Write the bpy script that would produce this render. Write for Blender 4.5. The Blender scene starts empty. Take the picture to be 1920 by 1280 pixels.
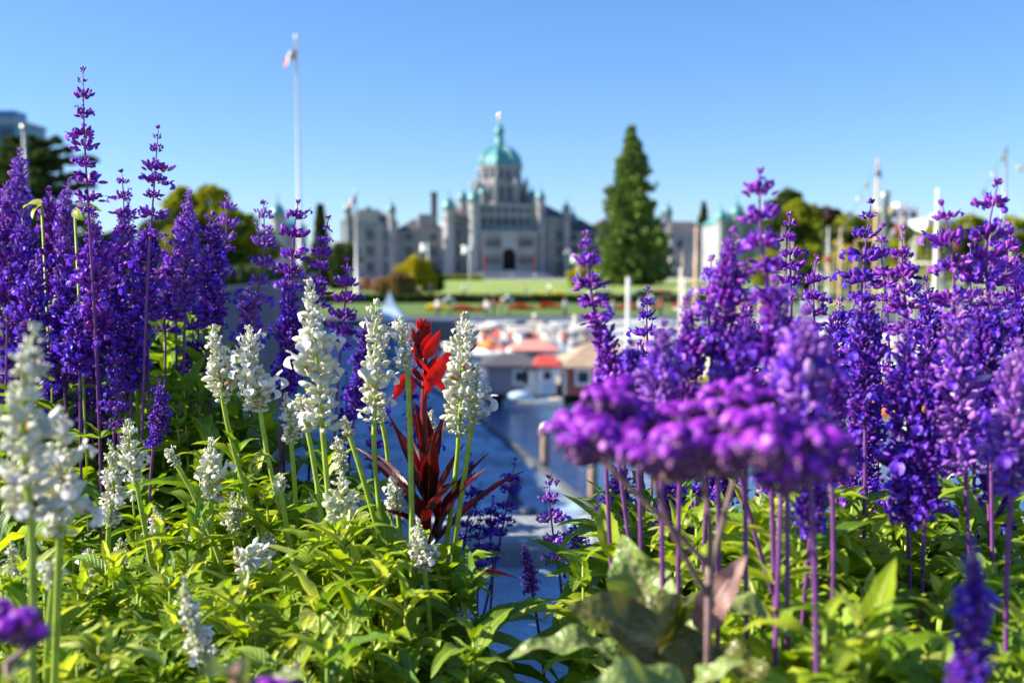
import bpy, math, random
import numpy as np
from mathutils import Vector, Matrix

# ------------------------------------------------------------------ camera, sky, sun, exposure
SC = bpy.context.scene
COL = SC.collection
CAMZ = 7.0
FPX = 1867.0                                   # focal length in pixels of a 1920 wide picture
PITCH = math.atan(140.0 / FPX)
cd = bpy.data.cameras.new("camera")
cam = bpy.data.objects.new("camera", cd); COL.objects.link(cam)
cam.location = (0, 0, CAMZ); cam.rotation_euler = (math.pi/2 - PITCH, 0, 0)
cd.sensor_width = 36.0; cd.lens = 36.0 * FPX / 1920.0
cd.clip_start = 0.02; cd.clip_end = 6000
cd.dof.use_dof = True; cd.dof.focus_distance = 0.76; cd.dof.aperture_fstop = 7.0
SC.camera = cam

SUN_DIR = Vector((-0.86, 0.02, 0.50)).normalized()      # towards the sun
elev = math.asin(SUN_DIR.z); azim = math.atan2(SUN_DIR.x, SUN_DIR.y)
W = bpy.data.worlds.new("World"); SC.world = W; W.use_nodes = True
wn, wl = W.node_tree.nodes, W.node_tree.links
bg = wn["Background"]
sky = wn.new("ShaderNodeTexSky"); sky.sky_type = 'NISHITA'; sky.sun_disc = False
sky.sun_elevation = elev; sky.sun_rotation = azim
sky.air_density = 1.0; sky.dust_density = 0.0; sky.ozone_density = 3.0; sky.altitude = 0
hs = wn.new("ShaderNodeHueSaturation"); hs.inputs["Saturation"].default_value = 1.12
tint = wn.new("ShaderNodeMix"); tint.data_type = 'RGBA'; tint.blend_type = 'MULTIPLY'; tint.inputs[0].default_value = 1.0
tint.inputs[7].default_value = (0.70, 0.79, 1.0, 1)          # deep polarised blue of the afternoon sky
wl.new(sky.outputs[0], hs.inputs["Color"]); wl.new(hs.outputs[0], tint.inputs[6]); 
gm = wn.new("ShaderNodeGamma"); gm.inputs[1].default_value = 0.8; t2 = wn.new("ShaderNodeMix"); t2.data_type = 'RGBA'; t2.blend_type = 'MULTIPLY'; t2.inputs[0].default_value = 1.0
t2.inputs[7].default_value = (0.74, 0.87, 1.0, 1)
wl.new(tint.outputs[2], gm.inputs[0]); wl.new(gm.outputs[0], t2.inputs[6]); wl.new(t2.outputs[2], bg.inputs[0])
bg.inputs[1].default_value = 0.108
sd = bpy.data.lights.new("sun", 'SUN'); sd.energy = 5.0; sd.angle = math.radians(0.53); sd.color = (1.0, 0.90, 0.73)
sun = bpy.data.objects.new("sun", sd); COL.objects.link(sun)
sun.rotation_euler = SUN_DIR.to_track_quat('Z', 'Y').to_euler()
SC.view_settings.view_transform = 'Standard'; SC.view_settings.look = 'None'
SC.view_settings.exposure = 1.36; SC.view_settings.gamma = 1.0
SC.render.engine = 'CYCLES'
SC.cycles.use_denoising = True
SC.cycles.max_bounces = 7; SC.cycles.transparent_max_bounces = 6
SC.cycles.sample_clamp_indirect = 6.0

RNG = np.random.default_rng(11)
random.seed(5)

# ------------------------------------------------------------------ pixel helper: photograph pixel + depth -> a point of the place
cp, sp = math.cos(PITCH), math.sin(PITCH)
def P(px, py, D):
    x = (px - 960.0) / FPX; y = -(py - 640.0) / FPX
    d = np.array([x, cp + y * sp, -sp + y * cp])
    t = D / d[1]
    return np.array([0, 0, CAMZ]) + d * t
def PZ(px, py, z):
    x = (px - 960.0) / FPX; y = -(py - 640.0) / FPX
    d = np.array([x, cp + y * sp, -sp + y * cp])
    return np.array([0, 0, CAMZ]) + d * ((z - CAMZ) / d[2])
def MPP(D): return D / FPX

# ------------------------------------------------------------------ materials
def nd(t, k, **kw):
    n = t.nodes.new(k)
    for a, b in kw.items(): setattr(n, a, b)
    return n
def mat_base(name):
    m = bpy.data.materials.new(name); m.use_nodes = True
    return m, m.node_tree, m.node_tree.nodes["Principled BSDF"]
def mat_plain(name, col, rough=0.6, metal=0.0, noise=0.25, scale=3.0, bump=0.0, bscale=None, spec=0.5):
    """a plain surface with blotchy wear"""
    m, t, b = mat_base(name)
    tc = nd(t, "ShaderNodeTexCoord")
    n = nd(t, "ShaderNodeTexNoise"); n.inputs["Scale"].default_value = scale; n.inputs["Detail"].default_value = 6
    t.links.new(tc.outputs["Object"], n.inputs["Vector"])
    r = nd(t, "ShaderNodeValToRGB")
    r.color_ramp.elements[0].position = 0.3; r.color_ramp.elements[1].position = 0.72
    r.color_ramp.elements[0].color = tuple(c * (1 - noise) for c in col) + (1,)
    r.color_ramp.elements[1].color = tuple(min(1, c * (1 + noise)) for c in col) + (1,)
    t.links.new(n.outputs["Fac"], r.inputs["Fac"]); t.links.new(r.outputs["Color"], b.inputs["Base Color"])
    b.inputs["Roughness"].default_value = rough; b.inputs["Metallic"].default_value = metal
    b.inputs["Specular IOR Level"].default_value = spec
    if bump:
        n2 = nd(t, "ShaderNodeTexNoise"); n2.inputs["Scale"].default_value = bscale or scale * 8; n2.inputs["Detail"].default_value = 8
        t.links.new(tc.outputs["Object"], n2.inputs["Vector"])
        bp = nd(t, "ShaderNodeBump"); bp.inputs["Strength"].default_value = bump; bp.inputs["Distance"].default_value = 0.01
        t.links.new(n2.outputs["Fac"], bp.inputs["Height"]); t.links.new(bp.outputs["Normal"], b.inputs["Normal"])
    return m
def mat_organic(name, c1, c2, rough=0.5, transl=0.3, tcol=None, c3=None, sheen=0.0, bump=0.0, bscale=600, leaf=False, spec=0.4, vein=None):
    """petals and leaves: colour differs from one floret or leaf to the next; light comes through them"""
    m, t, b = mat_base(name)
    geo = nd(t, "ShaderNodeNewGeometry")
    r = nd(t, "ShaderNodeValToRGB")
    r.color_ramp.elements[0].color = (*c1, 1); r.color_ramp.elements[1].color = (*c2, 1)
    if c3 is not None:
        e = r.color_ramp.elements.new(0.88); e.color = (*c2, 1)
        r.color_ramp.elements[2].color = (*c3, 1)
    t.links.new(geo.outputs["Random Per Island"], r.inputs["Fac"])
    colout = r.outputs["Color"]
    tc = nd(t, "ShaderNodeTexCoord")
    n = nd(t, "ShaderNodeTexNoise"); n.inputs["Scale"].default_value = 120 if not leaf else 60; n.inputs["Detail"].default_value = 3
    t.links.new(tc.outputs["Object"], n.inputs["Vector"])
    mp = nd(t, "ShaderNodeMapRange"); mp.inputs[1].default_value = 0.3; mp.inputs[2].default_value = 0.7; mp.inputs[3].default_value = 0.78; mp.inputs[4].default_value = 1.2
    t.links.new(n.outputs["Fac"], mp.inputs[0])
    mx = nd(t, "ShaderNodeMix", data_type='RGBA', blend_type='MULTIPLY'); mx.inputs[0].default_value = 1
    t.links.new(colout, mx.inputs[6]); t.links.new(mp.outputs[0], mx.inputs[7]); colout = mx.outputs[2]
    hgt = None
    if leaf:
        uv = nd(t, "ShaderNodeUVMap"); sx = nd(t, "ShaderNodeSeparateXYZ"); t.links.new(uv.outputs[0], sx.inputs[0])
        a = nd(t, "ShaderNodeMath", operation='SUBTRACT'); t.links.new(sx.outputs[0], a.inputs[0]); a.inputs[1].default_value = 0.5
        ab = nd(t, "ShaderNodeMath", operation='ABSOLUTE'); t.links.new(a.outputs[0], ab.inputs[0])
        # midrib
        rib = nd(t, "ShaderNodeMapRange"); rib.inputs[1].default_value = 0.03; rib.inputs[2].default_value = 0.09; rib.inputs[3].default_value = 1; rib.inputs[4].default_value = 0
        t.links.new(ab.outputs[0], rib.inputs[0])
        # side veins: v - 0.35*|u| repeated
        sk = nd(t, "ShaderNodeMath", operation='MULTIPLY_ADD'); t.links.new(ab.outputs[0], sk.inputs[0]); sk.inputs[1].default_value = -0.45; t.links.new(sx.outputs[1], sk.inputs[2])
        fr = nd(t, "ShaderNodeMath", operation='MULTIPLY'); t.links.new(sk.outputs[0], fr.inputs[0]); fr.inputs[1].default_value = 75.0
        sn = nd(t, "ShaderNodeMath", operation='SINE'); t.links.new(fr.outputs[0], sn.inputs[0])
        sm = nd(t, "ShaderNodeMapRange"); sm.inputs[1].default_value = 0.6; sm.inputs[2].default_value = 1.0; sm.inputs[3].default_value = 0; sm.inputs[4].default_value = 0.45
        t.links.new(sn.outputs[0], sm.inputs[0])
        mxv = nd(t, "ShaderNodeMath", operation='MAXIMUM'); t.links.new(rib.outputs[0], mxv.inputs[0]); t.links.new(sm.outputs[0], mxv.inputs[1])
        m2 = nd(t, "ShaderNodeMix", data_type='RGBA'); vf = nd(t, "ShaderNodeMath", operation='MULTIPLY'); t.links.new(mxv.outputs[0], vf.inputs[0]); vf.inputs[1].default_value = 0.55
        t.links.new(vf.outputs[0], m2.inputs[0]); t.links.new(colout, m2.inputs[6]); m2.inputs[7].default_value = (*(vein or (0.42, 0.5, 0.16)), 1)
        colout = m2.outputs[2]
        hgt = nd(t, "ShaderNodeMath", operation='MULTIPLY'); t.links.new(mxv.outputs[0], hgt.inputs[0]); hgt.inputs[1].default_value = -1.0
        bp = nd(t, "ShaderNodeBump"); bp.inputs["Strength"].default_value = 0.5; bp.inputs["Distance"].default_value = 0.001
        t.links.new(hgt.outputs[0], bp.inputs["Height"]); t.links.new(bp.outputs["Normal"], b.inputs["Normal"])
        if 'helio' in name or 'olive' in name:
            vo = nd(t, "ShaderNodeTexVoronoi"); vo.inputs["Scale"].default_value = 260; t.links.new(tc.outputs["Object"], vo.inputs["Vector"])
            b2 = nd(t, "ShaderNodeBump"); b2.inputs["Strength"].default_value = 0.9; b2.inputs["Distance"].default_value = 0.0012
            t.links.new(vo.outputs["Distance"], b2.inputs["Height"]); t.links.new(bp.outputs["Normal"], b2.inputs["Normal"]); t.links.new(b2.outputs["Normal"], b.inputs["Normal"])
    elif bump:
        n2 = nd(t, "ShaderNodeTexNoise"); n2.inputs["Scale"].default_value = bscale; n2.inputs["Detail"].default_value = 2
        t.links.new(tc.outputs["Object"], n2.inputs["Vector"])
        bp = nd(t, "ShaderNodeBump"); bp.inputs["Strength"].default_value = bump; bp.inputs["Distance"].default_value = 0.0006
        t.links.new(n2.outputs["Fac"], bp.inputs["Height"]); t.links.new(bp.outputs["Normal"], b.inputs["Normal"])
    t.links.new(colout, b.inputs["Base Color"])
    b.inputs["Roughness"].default_value = rough; b.inputs["Specular IOR Level"].default_value = spec
    if sheen:
        b.inputs["Sheen Weight"].default_value = sheen; b.inputs["Sheen Roughness"].default_value = 0.4
        b.inputs["Sheen Tint"].default_value = (*c2, 1)
    if transl > 0:
        tr = nd(t, "ShaderNodeBsdfTranslucent"); out = t.nodes["Material Output"]
        hsv = nd(t, "ShaderNodeMix", data_type='RGBA', blend_type='MULTIPLY'); hsv.inputs[0].default_value = 1
        t.links.new(colout, hsv.inputs[6]); hsv.inputs[7].default_value = (*(tcol or (1.2, 1.2, 1.2)), 1)
        t.links.new(hsv.outputs[2], tr.inputs[0])
        ms = nd(t, "ShaderNodeMixShader"); ms.inputs[0].default_value = transl
        t.links.new(b.outputs[0], ms.inputs[1]); t.links.new(tr.outputs[0], ms.inputs[2]); t.links.new(ms.outputs[0], out.inputs[0])
    return m

M = {}
# blooms: violet calyx ramps hold painted shade and lilac highlights, random per floret
M['calyx_violet'] = mat_organic('calyx_violet', (0.06, 0.004, 0.17), (0.36, 0.045, 0.58), 0.55, 0.15, sheen=0.5, bump=0.5, c3=(0.62, 0.34, 0.80))
M['calyx_blue']   = mat_organic('calyx_blue', (0.03, 0.003, 0.15), (0.21, 0.03, 0.52), 0.55, 0.15, sheen=0.5, bump=0.5, c3=(0.50, 0.30, 0.75))
M['calyx_lilac']  = mat_organic('calyx_lilac', (0.12, 0.02, 0.30), (0.50, 0.20, 0.74), 0.62, 0.15, sheen=0.3, bump=0.5, c3=(0.62, 0.45, 0.72))
M['petal_violet'] = mat_organic('petal_violet', (0.10, 0.012, 0.50), (0.36, 0.12, 0.88), 0.5, 0.35)
M['petal_blue']   = mat_organic('petal_blue', (0.06, 0.012, 0.52), (0.20, 0.07, 0.80), 0.5, 0.35)
M['calyx_white']  = mat_organic('calyx_white', (0.54, 0.57, 0.40), (0.84, 0.84, 0.74), 0.6, 0.25, tcol=(1, 1, 0.9), bump=0.5, c3=(0.60, 0.55, 0.34))
M['petal_white']  = mat_organic('petal_white', (0.80, 0.80, 0.78), (0.88, 0.88, 0.87), 0.5, 0.35, tcol=(1, 1, 1))
M['withered']     = mat_organic('withered', (0.45, 0.17, 0.03), (0.62, 0.36, 0.12), 0.7, 0.2)
M['stem_green']   = mat_organic('stem_green', (0.28, 0.42, 0.04), (0.36, 0.48, 0.06), 0.5, 0.1)
M['stem_purple']  = mat_organic('stem_purple', (0.07, 0.018, 0.11), (0.24, 0.07, 0.30), 0.5, 0.05)
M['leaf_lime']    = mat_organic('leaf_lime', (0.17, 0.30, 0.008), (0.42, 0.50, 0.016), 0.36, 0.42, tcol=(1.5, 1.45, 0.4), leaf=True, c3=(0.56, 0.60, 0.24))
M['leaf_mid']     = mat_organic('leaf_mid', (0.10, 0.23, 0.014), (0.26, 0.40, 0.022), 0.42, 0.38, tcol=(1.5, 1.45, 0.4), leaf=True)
M['leaf_dark']    = mat_organic('leaf_dark', (0.035, 0.12, 0.022), (0.14, 0.28, 0.022), 0.40, 0.3, tcol=(1.5, 1.5, 0.4), leaf=True)  # shaded copy of the sage leaf: shade put into a darker green
M['leaf_helio']   = mat_organic('leaf_helio', (0.13, 0.22, 0.04), (0.26, 0.36, 0.10), 0.38, 0.25, tcol=(1.4, 1.3, 0.3), leaf=True, vein=(0.30, 0.24, 0.16), spec=0.6)
M['leaf_olive'] = mat_organic('leaf_olive', (0.07, 0.085, 0.008), (0.11, 0.13, 0.012), 0.33, 0.2, tcol=(1.4, 1.2, 0.2), leaf=True, vein=(0.24, 0.2, 0.10), spec=0.7)
M['leaf_pink']    = mat_organic('leaf_pink', (0.28, 0.15, 0.14), (0.34, 0.2, 0.18), 0.5, 0.3, leaf=True, vein=(0.55, 0.34, 0.32))
M['leaf_wine']    = mat_organic('leaf_wine', (0.025, 0.003, 0.008), (0.085, 0.007, 0.012), 0.33, 0.22, tcol=(2.4, 0.5, 0.5), leaf=True, vein=(0.26, 0.02, 0.03), spec=0.6)
M['petal_red']    = mat_organic('petal_red', (0.65, 0.004, 0.006), (0.85, 0.012, 0.012), 0.42, 0.35)
M['bud_wine']     = mat_organic('bud_wine', (0.09, 0.006, 0.015), (0.26, 0.01, 0.02), 0.4, 0.15)
M['petal_helio']  = mat_organic('petal_helio', (0.22, 0.006, 0.42), (0.52, 0.07, 0.78), 0.5, 0.35, c3=(0.7, 0.42, 0.9))
M['helio_bud']    = mat_organic('helio_bud', (0.10, 0.03, 0.14), (0.24, 0.10, 0.26), 0.6, 0.1)
M['helio_stem']   = mat_organic('helio_stem', (0.15, 0.09, 0.10), (0.26, 0.16, 0.15), 0.6, 0.05)
# place
M['stone_ledge'] = mat_plain('stone_ledge', (0.27, 0.39, 0.52), 0.85, scale=9, noise=0.3, bump=1.0, bscale=90)  # grey granite with the blue of its shade put into the colour
M['stone_cap'] = mat_plain('stone_cap', (0.24, 0.27, 0.30), 0.85, scale=6, noise=0.15, bump=0.5, bscale=60)
M['soil'] = mat_plain('soil', (0.030, 0.022, 0.016), 0.95, scale=30, noise=0.5, bump=1.0, bscale=150)
M['concrete'] = mat_plain('concrete', (0.28, 0.38, 0.50), 0.85, scale=1.4, noise=0.4, bump=0.6, bscale=12)  # blue of shade mixed into the grey
M['seawall'] = mat_plain('seawall', (0.10, 0.11, 0.12), 0.85, scale=0.5, noise=0.35)
M['paving'] = mat_plain('paving', (0.40, 0.39, 0.36), 0.85, scale=0.4, noise=0.15)
M['asphalt'] = mat_plain('asphalt', (0.055, 0.057, 0.06), 0.85, scale=0.3, noise=0.2)
M['lawn'] = mat_plain('lawn', (0.21, 0.30, 0.06), 0.9, scale=0.12, noise=0.22)
M['grass_bank'] = mat_plain('grass_bank', (0.09, 0.16, 0.02), 0.9, scale=0.3, noise=0.35)
M['stone'] = mat_plain('stone', (0.27, 0.27, 0.30), 0.8, scale=0.25, noise=0.18)
M['stone_pale'] = mat_plain('stone_pale', (0.33, 0.34, 0.36), 0.8, scale=0.3, noise=0.12)
M['slate'] = mat_plain('slate', (0.085, 0.08, 0.09), 0.7, scale=0.3, noise=0.25)
M['copper'] = mat_plain('copper', (0.09, 0.29, 0.31), 0.32, scale=0.4, noise=0.2)
M['glass_dark'] = mat_plain('glass_dark', (0.03, 0.04, 0.06), 0.15, scale=0.5, noise=0.3)
M['shade_hole'] = mat_plain('shade_hole', (0.012, 0.012, 0.016), 0.8)
M['gold'] = mat_plain('gold', (0.80, 0.66, 0.36), 0.3, metal=0.6)
M['brick_dark'] = mat_plain('brick_dark', (0.10, 0.06, 0.05), 0.85)
M['white_paint'] = mat_plain('white_paint', (0.80, 0.80, 0.78), 0.35, noise=0.05)
M['cream_paint'] = mat_plain('cream_paint', (0.74, 0.70, 0.60), 0.4, noise=0.06)
M['wood_mast'] = mat_plain('wood_mast', (0.62, 0.44, 0.24), 0.4, noise=0.12)
M['wood_pile'] = mat_plain('wood_pile', (0.32, 0.23, 0.16), 0.9, scale=4, noise=0.4)
M['metal_grey'] = mat_plain('metal_grey', (0.26, 0.29, 0.33), 0.4, metal=0.3)
M['blue_canvas'] = mat_plain('blue_canvas', (0.07, 0.24, 0.58), 0.7, noise=0.12)
M['sky_canvas'] = mat_plain('sky_canvas', (0.45, 0.62, 0.78), 0.7, noise=0.08)
M['navy'] = mat_plain('navy', (0.02, 0.035, 0.09), 0.4)
M['red_paint'] = mat_plain('red_paint', (0.50, 0.07, 0.05), 0.6, noise=0.15)
M['brick_red'] = mat_plain('brick_red', (0.36, 0.11, 0.08), 0.75, noise=0.2)
M['orange'] = mat_plain('orange', (0.80, 0.24, 0.04), 0.55, noise=0.08)
M['pink_canvas'] = mat_plain('pink_canvas', (0.78, 0.27, 0.22), 0.7, noise=0.08)
M['yellow'] = mat_plain('yellow', (0.80, 0.66, 0.04), 0.6, noise=0.08)
M['green_paint'] = mat_plain('green_paint', (0.04, 0.30, 0.16), 0.6)
M['roof_brown'] = mat_plain('roof_brown', (0.38, 0.28, 0.20), 0.9, scale=2, noise=0.2)
M['siding_grey'] = mat_plain('siding_grey', (0.30, 0.30, 0.33), 0.7, noise=0.12)
M['dock_wood'] = mat_plain('dock_wood', (0.40, 0.36, 0.30), 0.9, scale=1.5, noise=0.25)
M['glass_blue'] = mat_plain('glass_blue', (0.06, 0.16, 0.32), 0.12, scale=0.2, noise=0.3)
M['skin'] = mat_plain('skin', (0.52, 0.32, 0.23), 0.6, noise=0.05)
M['denim'] = mat_plain('denim', (0.06, 0.08, 0.14), 0.8)
M['tree_dark'] = mat_organic('tree_dark', (0.03, 0.06, 0.014), (0.13, 0.18, 0.03), 0.7, 0.2)
M['tree_conifer'] = mat_organic('tree_conifer', (0.04, 0.10, 0.03), (0.32, 0.42, 0.09), 0.7, 0.12)
M['tree_yellow'] = mat_organic('tree_yellow', (0.20, 0.24, 0.012), (0.46, 0.46, 0.02), 0.7, 0.25)
M['tree_copper'] = mat_organic('tree_copper', (0.06, 0.03, 0.025), (0.13, 0.07, 0.045), 0.7, 0.2)
M['shrub_gold'] = mat_organic('shrub_gold', (0.34, 0.32, 0.012), (0.66, 0.56, 0.02), 0.7, 0.25)
M['shrub_bronze'] = mat_organic('shrub_bronze', (0.20, 0.13, 0.045), (0.36, 0.25, 0.08), 0.7, 0.2)
M['shrub_pink'] = mat_organic('shrub_pink', (0.34, 0.17, 0.13), (0.58, 0.33, 0.26), 0.7, 0.2)
M['bloom_red'] = mat_organic('bloom_red', (0.30, 0.02, 0.03), (0.70, 0.08, 0.07), 0.6, 0.2, c3=(0.85, 0.35, 0.3))
M['bloom_yellow'] = mat_organic('bloom_yellow', (0.75, 0.60, 0.02), (0.85, 0.75, 0.08), 0.6, 0.2)
M['bark'] = mat_plain('bark', (0.11, 0.08, 0.055), 0.95, scale=1.0, noise=0.4)

def water_mat():
    m, t, b = mat_base('water')
    b.inputs["Base Color"].default_value = (0.035, 0.12, 0.26, 1); b.inputs["Roughness"].default_value = 0.07  # blue base stands in for sky reflected on the water
    b.inputs["IOR"].default_value = 1.5; b.inputs["Specular IOR Level"].default_value = 0.9
    tc = nd(t, "ShaderNodeTexCoord"); mp = nd(t, "ShaderNodeMapping"); mp.inputs["Scale"].default_value = (0.8, 2.0, 1)
    t.links.new(tc.outputs["Object"], mp.inputs[0])
    n = nd(t, "ShaderNodeTexNoise"); n.inputs["Scale"].default_value = 1.1; n.inputs["Detail"].default_value = 4
    t.links.new(mp.outputs[0], n.inputs["Vector"])
    bp = nd(t, "ShaderNodeBump"); bp.inputs["Strength"].default_value = 0.8; bp.inputs["Distance"].default_value = 0.09
    t.links.new(n.outputs["Fac"], bp.inputs["Height"]); t.links.new(bp.outputs["Normal"], b.inputs["Normal"])
    return m
M['water'] = water_mat()
def walk_mat():
    m, t, b_ = mat_base('walkway')
    tc = nd(t, "ShaderNodeTexCoord"); br = nd(t, "ShaderNodeTexBrick"); br.inputs["Scale"].default_value = 1.0
    br.inputs["Brick Width"].default_value = 1.6; br.inputs["Row Height"].default_value = 1.1; br.inputs["Mortar Size"].default_value = 0.035
    br.inputs["Color1"].default_value = (0.32, 0.45, 0.60, 1); br.inputs["Color2"].default_value = (0.24, 0.35, 0.50, 1); br.inputs["Mortar"].default_value = (0.08, 0.11, 0.16, 1)  # slab colours carry the blue of the shade over grey paving
    t.links.new(tc.outputs["Object"], br.inputs["Vector"])
    n_ = nd(t, "ShaderNodeTexNoise"); n_.inputs["Scale"].default_value = 0.9; n_.inputs["Detail"].default_value = 7; t.links.new(tc.outputs["Object"], n_.inputs["Vector"])
    mr = nd(t, "ShaderNodeMapRange"); mr.inputs[1].default_value = 0.35; mr.inputs[2].default_value = 0.65; mr.inputs[3].default_value = 0.55; mr.inputs[4].default_value = 1.25; t.links.new(n_.outputs["Fac"], mr.inputs[0])
    mx = nd(t, "ShaderNodeMix", data_type='RGBA', blend_type='MULTIPLY'); mx.inputs[0].default_value = 1; t.links.new(br.outputs["Color"], mx.inputs[6]); t.links.new(mr.outputs[0], mx.inputs[7])
    t.links.new(mx.outputs[2], b_.inputs["Base Color"]); b_.inputs["Roughness"].default_value = 0.7
    return m
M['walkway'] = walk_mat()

# ------------------------------------------------------------------ mesh collector
def norm(a):
    a = np.asarray(a, float); l = np.linalg.norm(a, axis=-1, keepdims=True); return a / np.maximum(l, 1e-12)
class MB:
    def __init__(s): s.V = []; s.F = []; s.UV = []; s.nv = 0; s.mats = []; s.smooth = True
    def mi(s, m):
        if m not in s.mats: s.mats.append(m)
        return s.mats.index(m)
    def add(s, V, faces, m, uv=None):
        """faces: list of index tuples or an (n,k) array"""
        V = np.asarray(V, float); i = s.mi(m)
        if len(faces) == 0: return
        if isinstance(faces, np.ndarray): s.F.append((faces + s.nv, i))
        else:
            by = {}
            for f in faces: by.setdefault(len(f), []).append(f)
            for k, v in by.items(): s.F.append((np.array(v, int) + s.nv, i))
        s.V.append(V); s.UV.append(np.zeros((len(V), 2)) if uv is None else np.asarray(uv, float)); s.nv += len(V)
    def stamp(s, tpl, pos, dirs, ups, scale, m=None):
        """many copies of a template: its +z along dirs, its +y towards ups"""
        pos = np.atleast_2d(pos).astype(float); n = len(pos)
        if n == 0: return
        z = norm(np.broadcast_to(dirs, (n, 3))); u = np.broadcast_to(np.asarray(ups, float), (n, 3))
        y = u - (u * z).sum(1, keepdims=True) * z
        bad = np.linalg.norm(y, axis=1) < 1e-4
        if bad.any(): y = y.copy(); y[bad] = np.cross(z[bad], [1, 0, 0.3])
        y = norm(y); x = np.cross(y, z)
        sc = np.asarray(scale, float)
        if sc.ndim == 0: sc = np.full((n, 3), float(sc))
        elif sc.ndim == 1: sc = np.repeat(sc[:, None], 3, 1)
        for V, quads, mm, uv in tpl:
            W_ = (V[None, :, 0, None] * (x * sc[:, :1])[:, None] + V[None, :, 1, None] * (y * sc[:, 1:2])[:, None]
                  + V[None, :, 2, None] * (z * sc[:, 2:])[:, None] + pos[:, None])
            off = (np.arange(n) * len(V))[:, None, None]
            s.add(W_.reshape(-1, 3), (quads[None] + off).reshape(-1, quads.shape[1]), m or mm, np.tile(uv, (n, 1)))
    # simple solids
    def box(s, c, size, m, rz=0.0):
        x, y, z = size[0]/2, size[1]/2, size[2]/2
        V = np.array([[-x,-y,-z],[x,-y,-z],[x,y,-z],[-x,y,-z],[-x,-y,z],[x,-y,z],[x,y,z],[-x,y,z]])
        if rz: R = np.array([[math.cos(rz), -math.sin(rz), 0],[math.sin(rz), math.cos(rz), 0],[0,0,1]]); V = V @ R.T
        s.add(V + np.array(c), [(0,3,2,1),(4,5,6,7),(0,1,5,4),(1,2,6,5),(2,3,7,6),(3,0,4,7)], m)
    def tube(s, pts, rad, m, seg=8, caps=True):
        pts = np.array(pts, float); n = len(pts); rad = np.broadcast_to(rad, (n,)).astype(float)
        tan = norm(np.gradient(pts, axis=0)) if n > 2 else norm(np.repeat((pts[-1] - pts[0])[None], n, 0))
        ref = np.array([0, 1.0, 0.05]) if abs(tan[0][1]) < 0.8 else np.array([1.0, 0, 0.05])
        a = norm(np.cross(tan, ref)); b = np.cross(tan, a)
        th = np.arange(seg) * 2 * math.pi / seg
        V = pts[:, None] + rad[:, None, None] * (np.cos(th)[None, :, None] * a[:, None] + np.sin(th)[None, :, None] * b[:, None])
        F = [(i*seg+j, i*seg+(j+1) % seg, (i+1)*seg+(j+1) % seg, (i+1)*seg+j) for i in range(n-1) for j in range(seg)]
        if caps: F += [tuple(range(seg))[::-1], tuple((n-1)*seg + k for k in range(seg))]
        s.add(V.reshape(-1, 3), F, m)
    def lathe(s, c, prof, m, seg=12, rot=0.0, sx=1, sy=1):
        """prof: list of (radius, z)"""
        n = len(prof); th = np.arange(seg) * 2 * math.pi / seg + rot
        V = np.array([[r*math.cos(t)*sx, r*math.sin(t)*sy, z] for r, z in prof for t in th]) + np.array(c, float)
        F = [(i*seg+j, i*seg+(j+1) % seg, (i+1)*seg+(j+1) % seg, (i+1)*seg+j) for i in range(n-1) for j in range(seg)]
        F += [tuple(range(seg))[::-1], tuple((n-1)*seg + k for k in range(seg))]
        s.add(V, F, m)
    def prism(s, poly, y0, y1, m):
        """poly: (x,z) outline counter-clockwise seen from -y"""
        n = len(poly); V = [(x, y0, z) for x, z in poly] + [(x, y1, z) for x, z in poly]
        F = [tuple(range(n)), tuple(range(n, 2*n))[::-1]] + [((i+1) % n, i, n+i, n+(i+1) % n) for i in range(n)]
        s.add(np.array(V, float), F, m)
    def build(s, name, parent=None, origin=(0, 0, 0), smooth=True):
        V = np.concatenate(s.V) - np.array(origin, float); UV = np.concatenate(s.UV)
        loops = np.concatenate([f.ravel() for f, _ in s.F]); tot = np.concatenate([np.full(len(f), f.shape[1]) for f, _ in s.F])
        start = np.concatenate([[0], np.cumsum(tot)[:-1]]); mi = np.concatenate([np.full(len(f), i) for f, i in s.F])
        me = bpy.data.meshes.new(name)
        me.vertices.add(len(V)); me.vertices.foreach_set("co", V.ravel())
        me.loops.add(len(loops)); me.loops.foreach_set("vertex_index", loops.astype(np.int32))
        me.polygons.add(len(tot)); me.polygons.foreach_set("loop_start", start.astype(np.int32)); me.polygons.foreach_set("loop_total", tot.astype(np.int32))
        me.polygons.foreach_set("material_index", mi.astype(np.int32)); me.polygons.foreach_set("use_smooth", np.full(len(tot), smooth))
        uvl = me.uv_layers.new(name="UVMap"); uvl.data.foreach_set("uv", UV[loops].ravel())
        for m in s.mats: me.materials.append(M[m])
        me.update(calc_edges=True)
        o = bpy.data.objects.new(name, me); COL.objects.link(o)
        if parent is not None: o.parent = parent
        return o
def tag(o, label=None, cat=None, group=None, kind=None):
    if label: o['label'] = label
    if cat: o['category'] = cat
    if group: o['group'] = group
    if kind: o['kind'] = kind
    return o
def thing(name, label, cat, loc=(0, 0, 0), rz=0, group=None):
    o = bpy.data.objects.new(name, None); COL.objects.link(o); o.empty_display_size = 0.1
    o.location = tuple(loc); o.rotation_euler = (0, 0, rz)
    return tag(o, label, cat, group)
def copy_tree(o, parent=None):
    c = o.copy(); COL.objects.link(c)
    if parent is not None: c.parent = parent
    for ch in list(o.children): copy_tree(ch, c)
    return c

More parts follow.
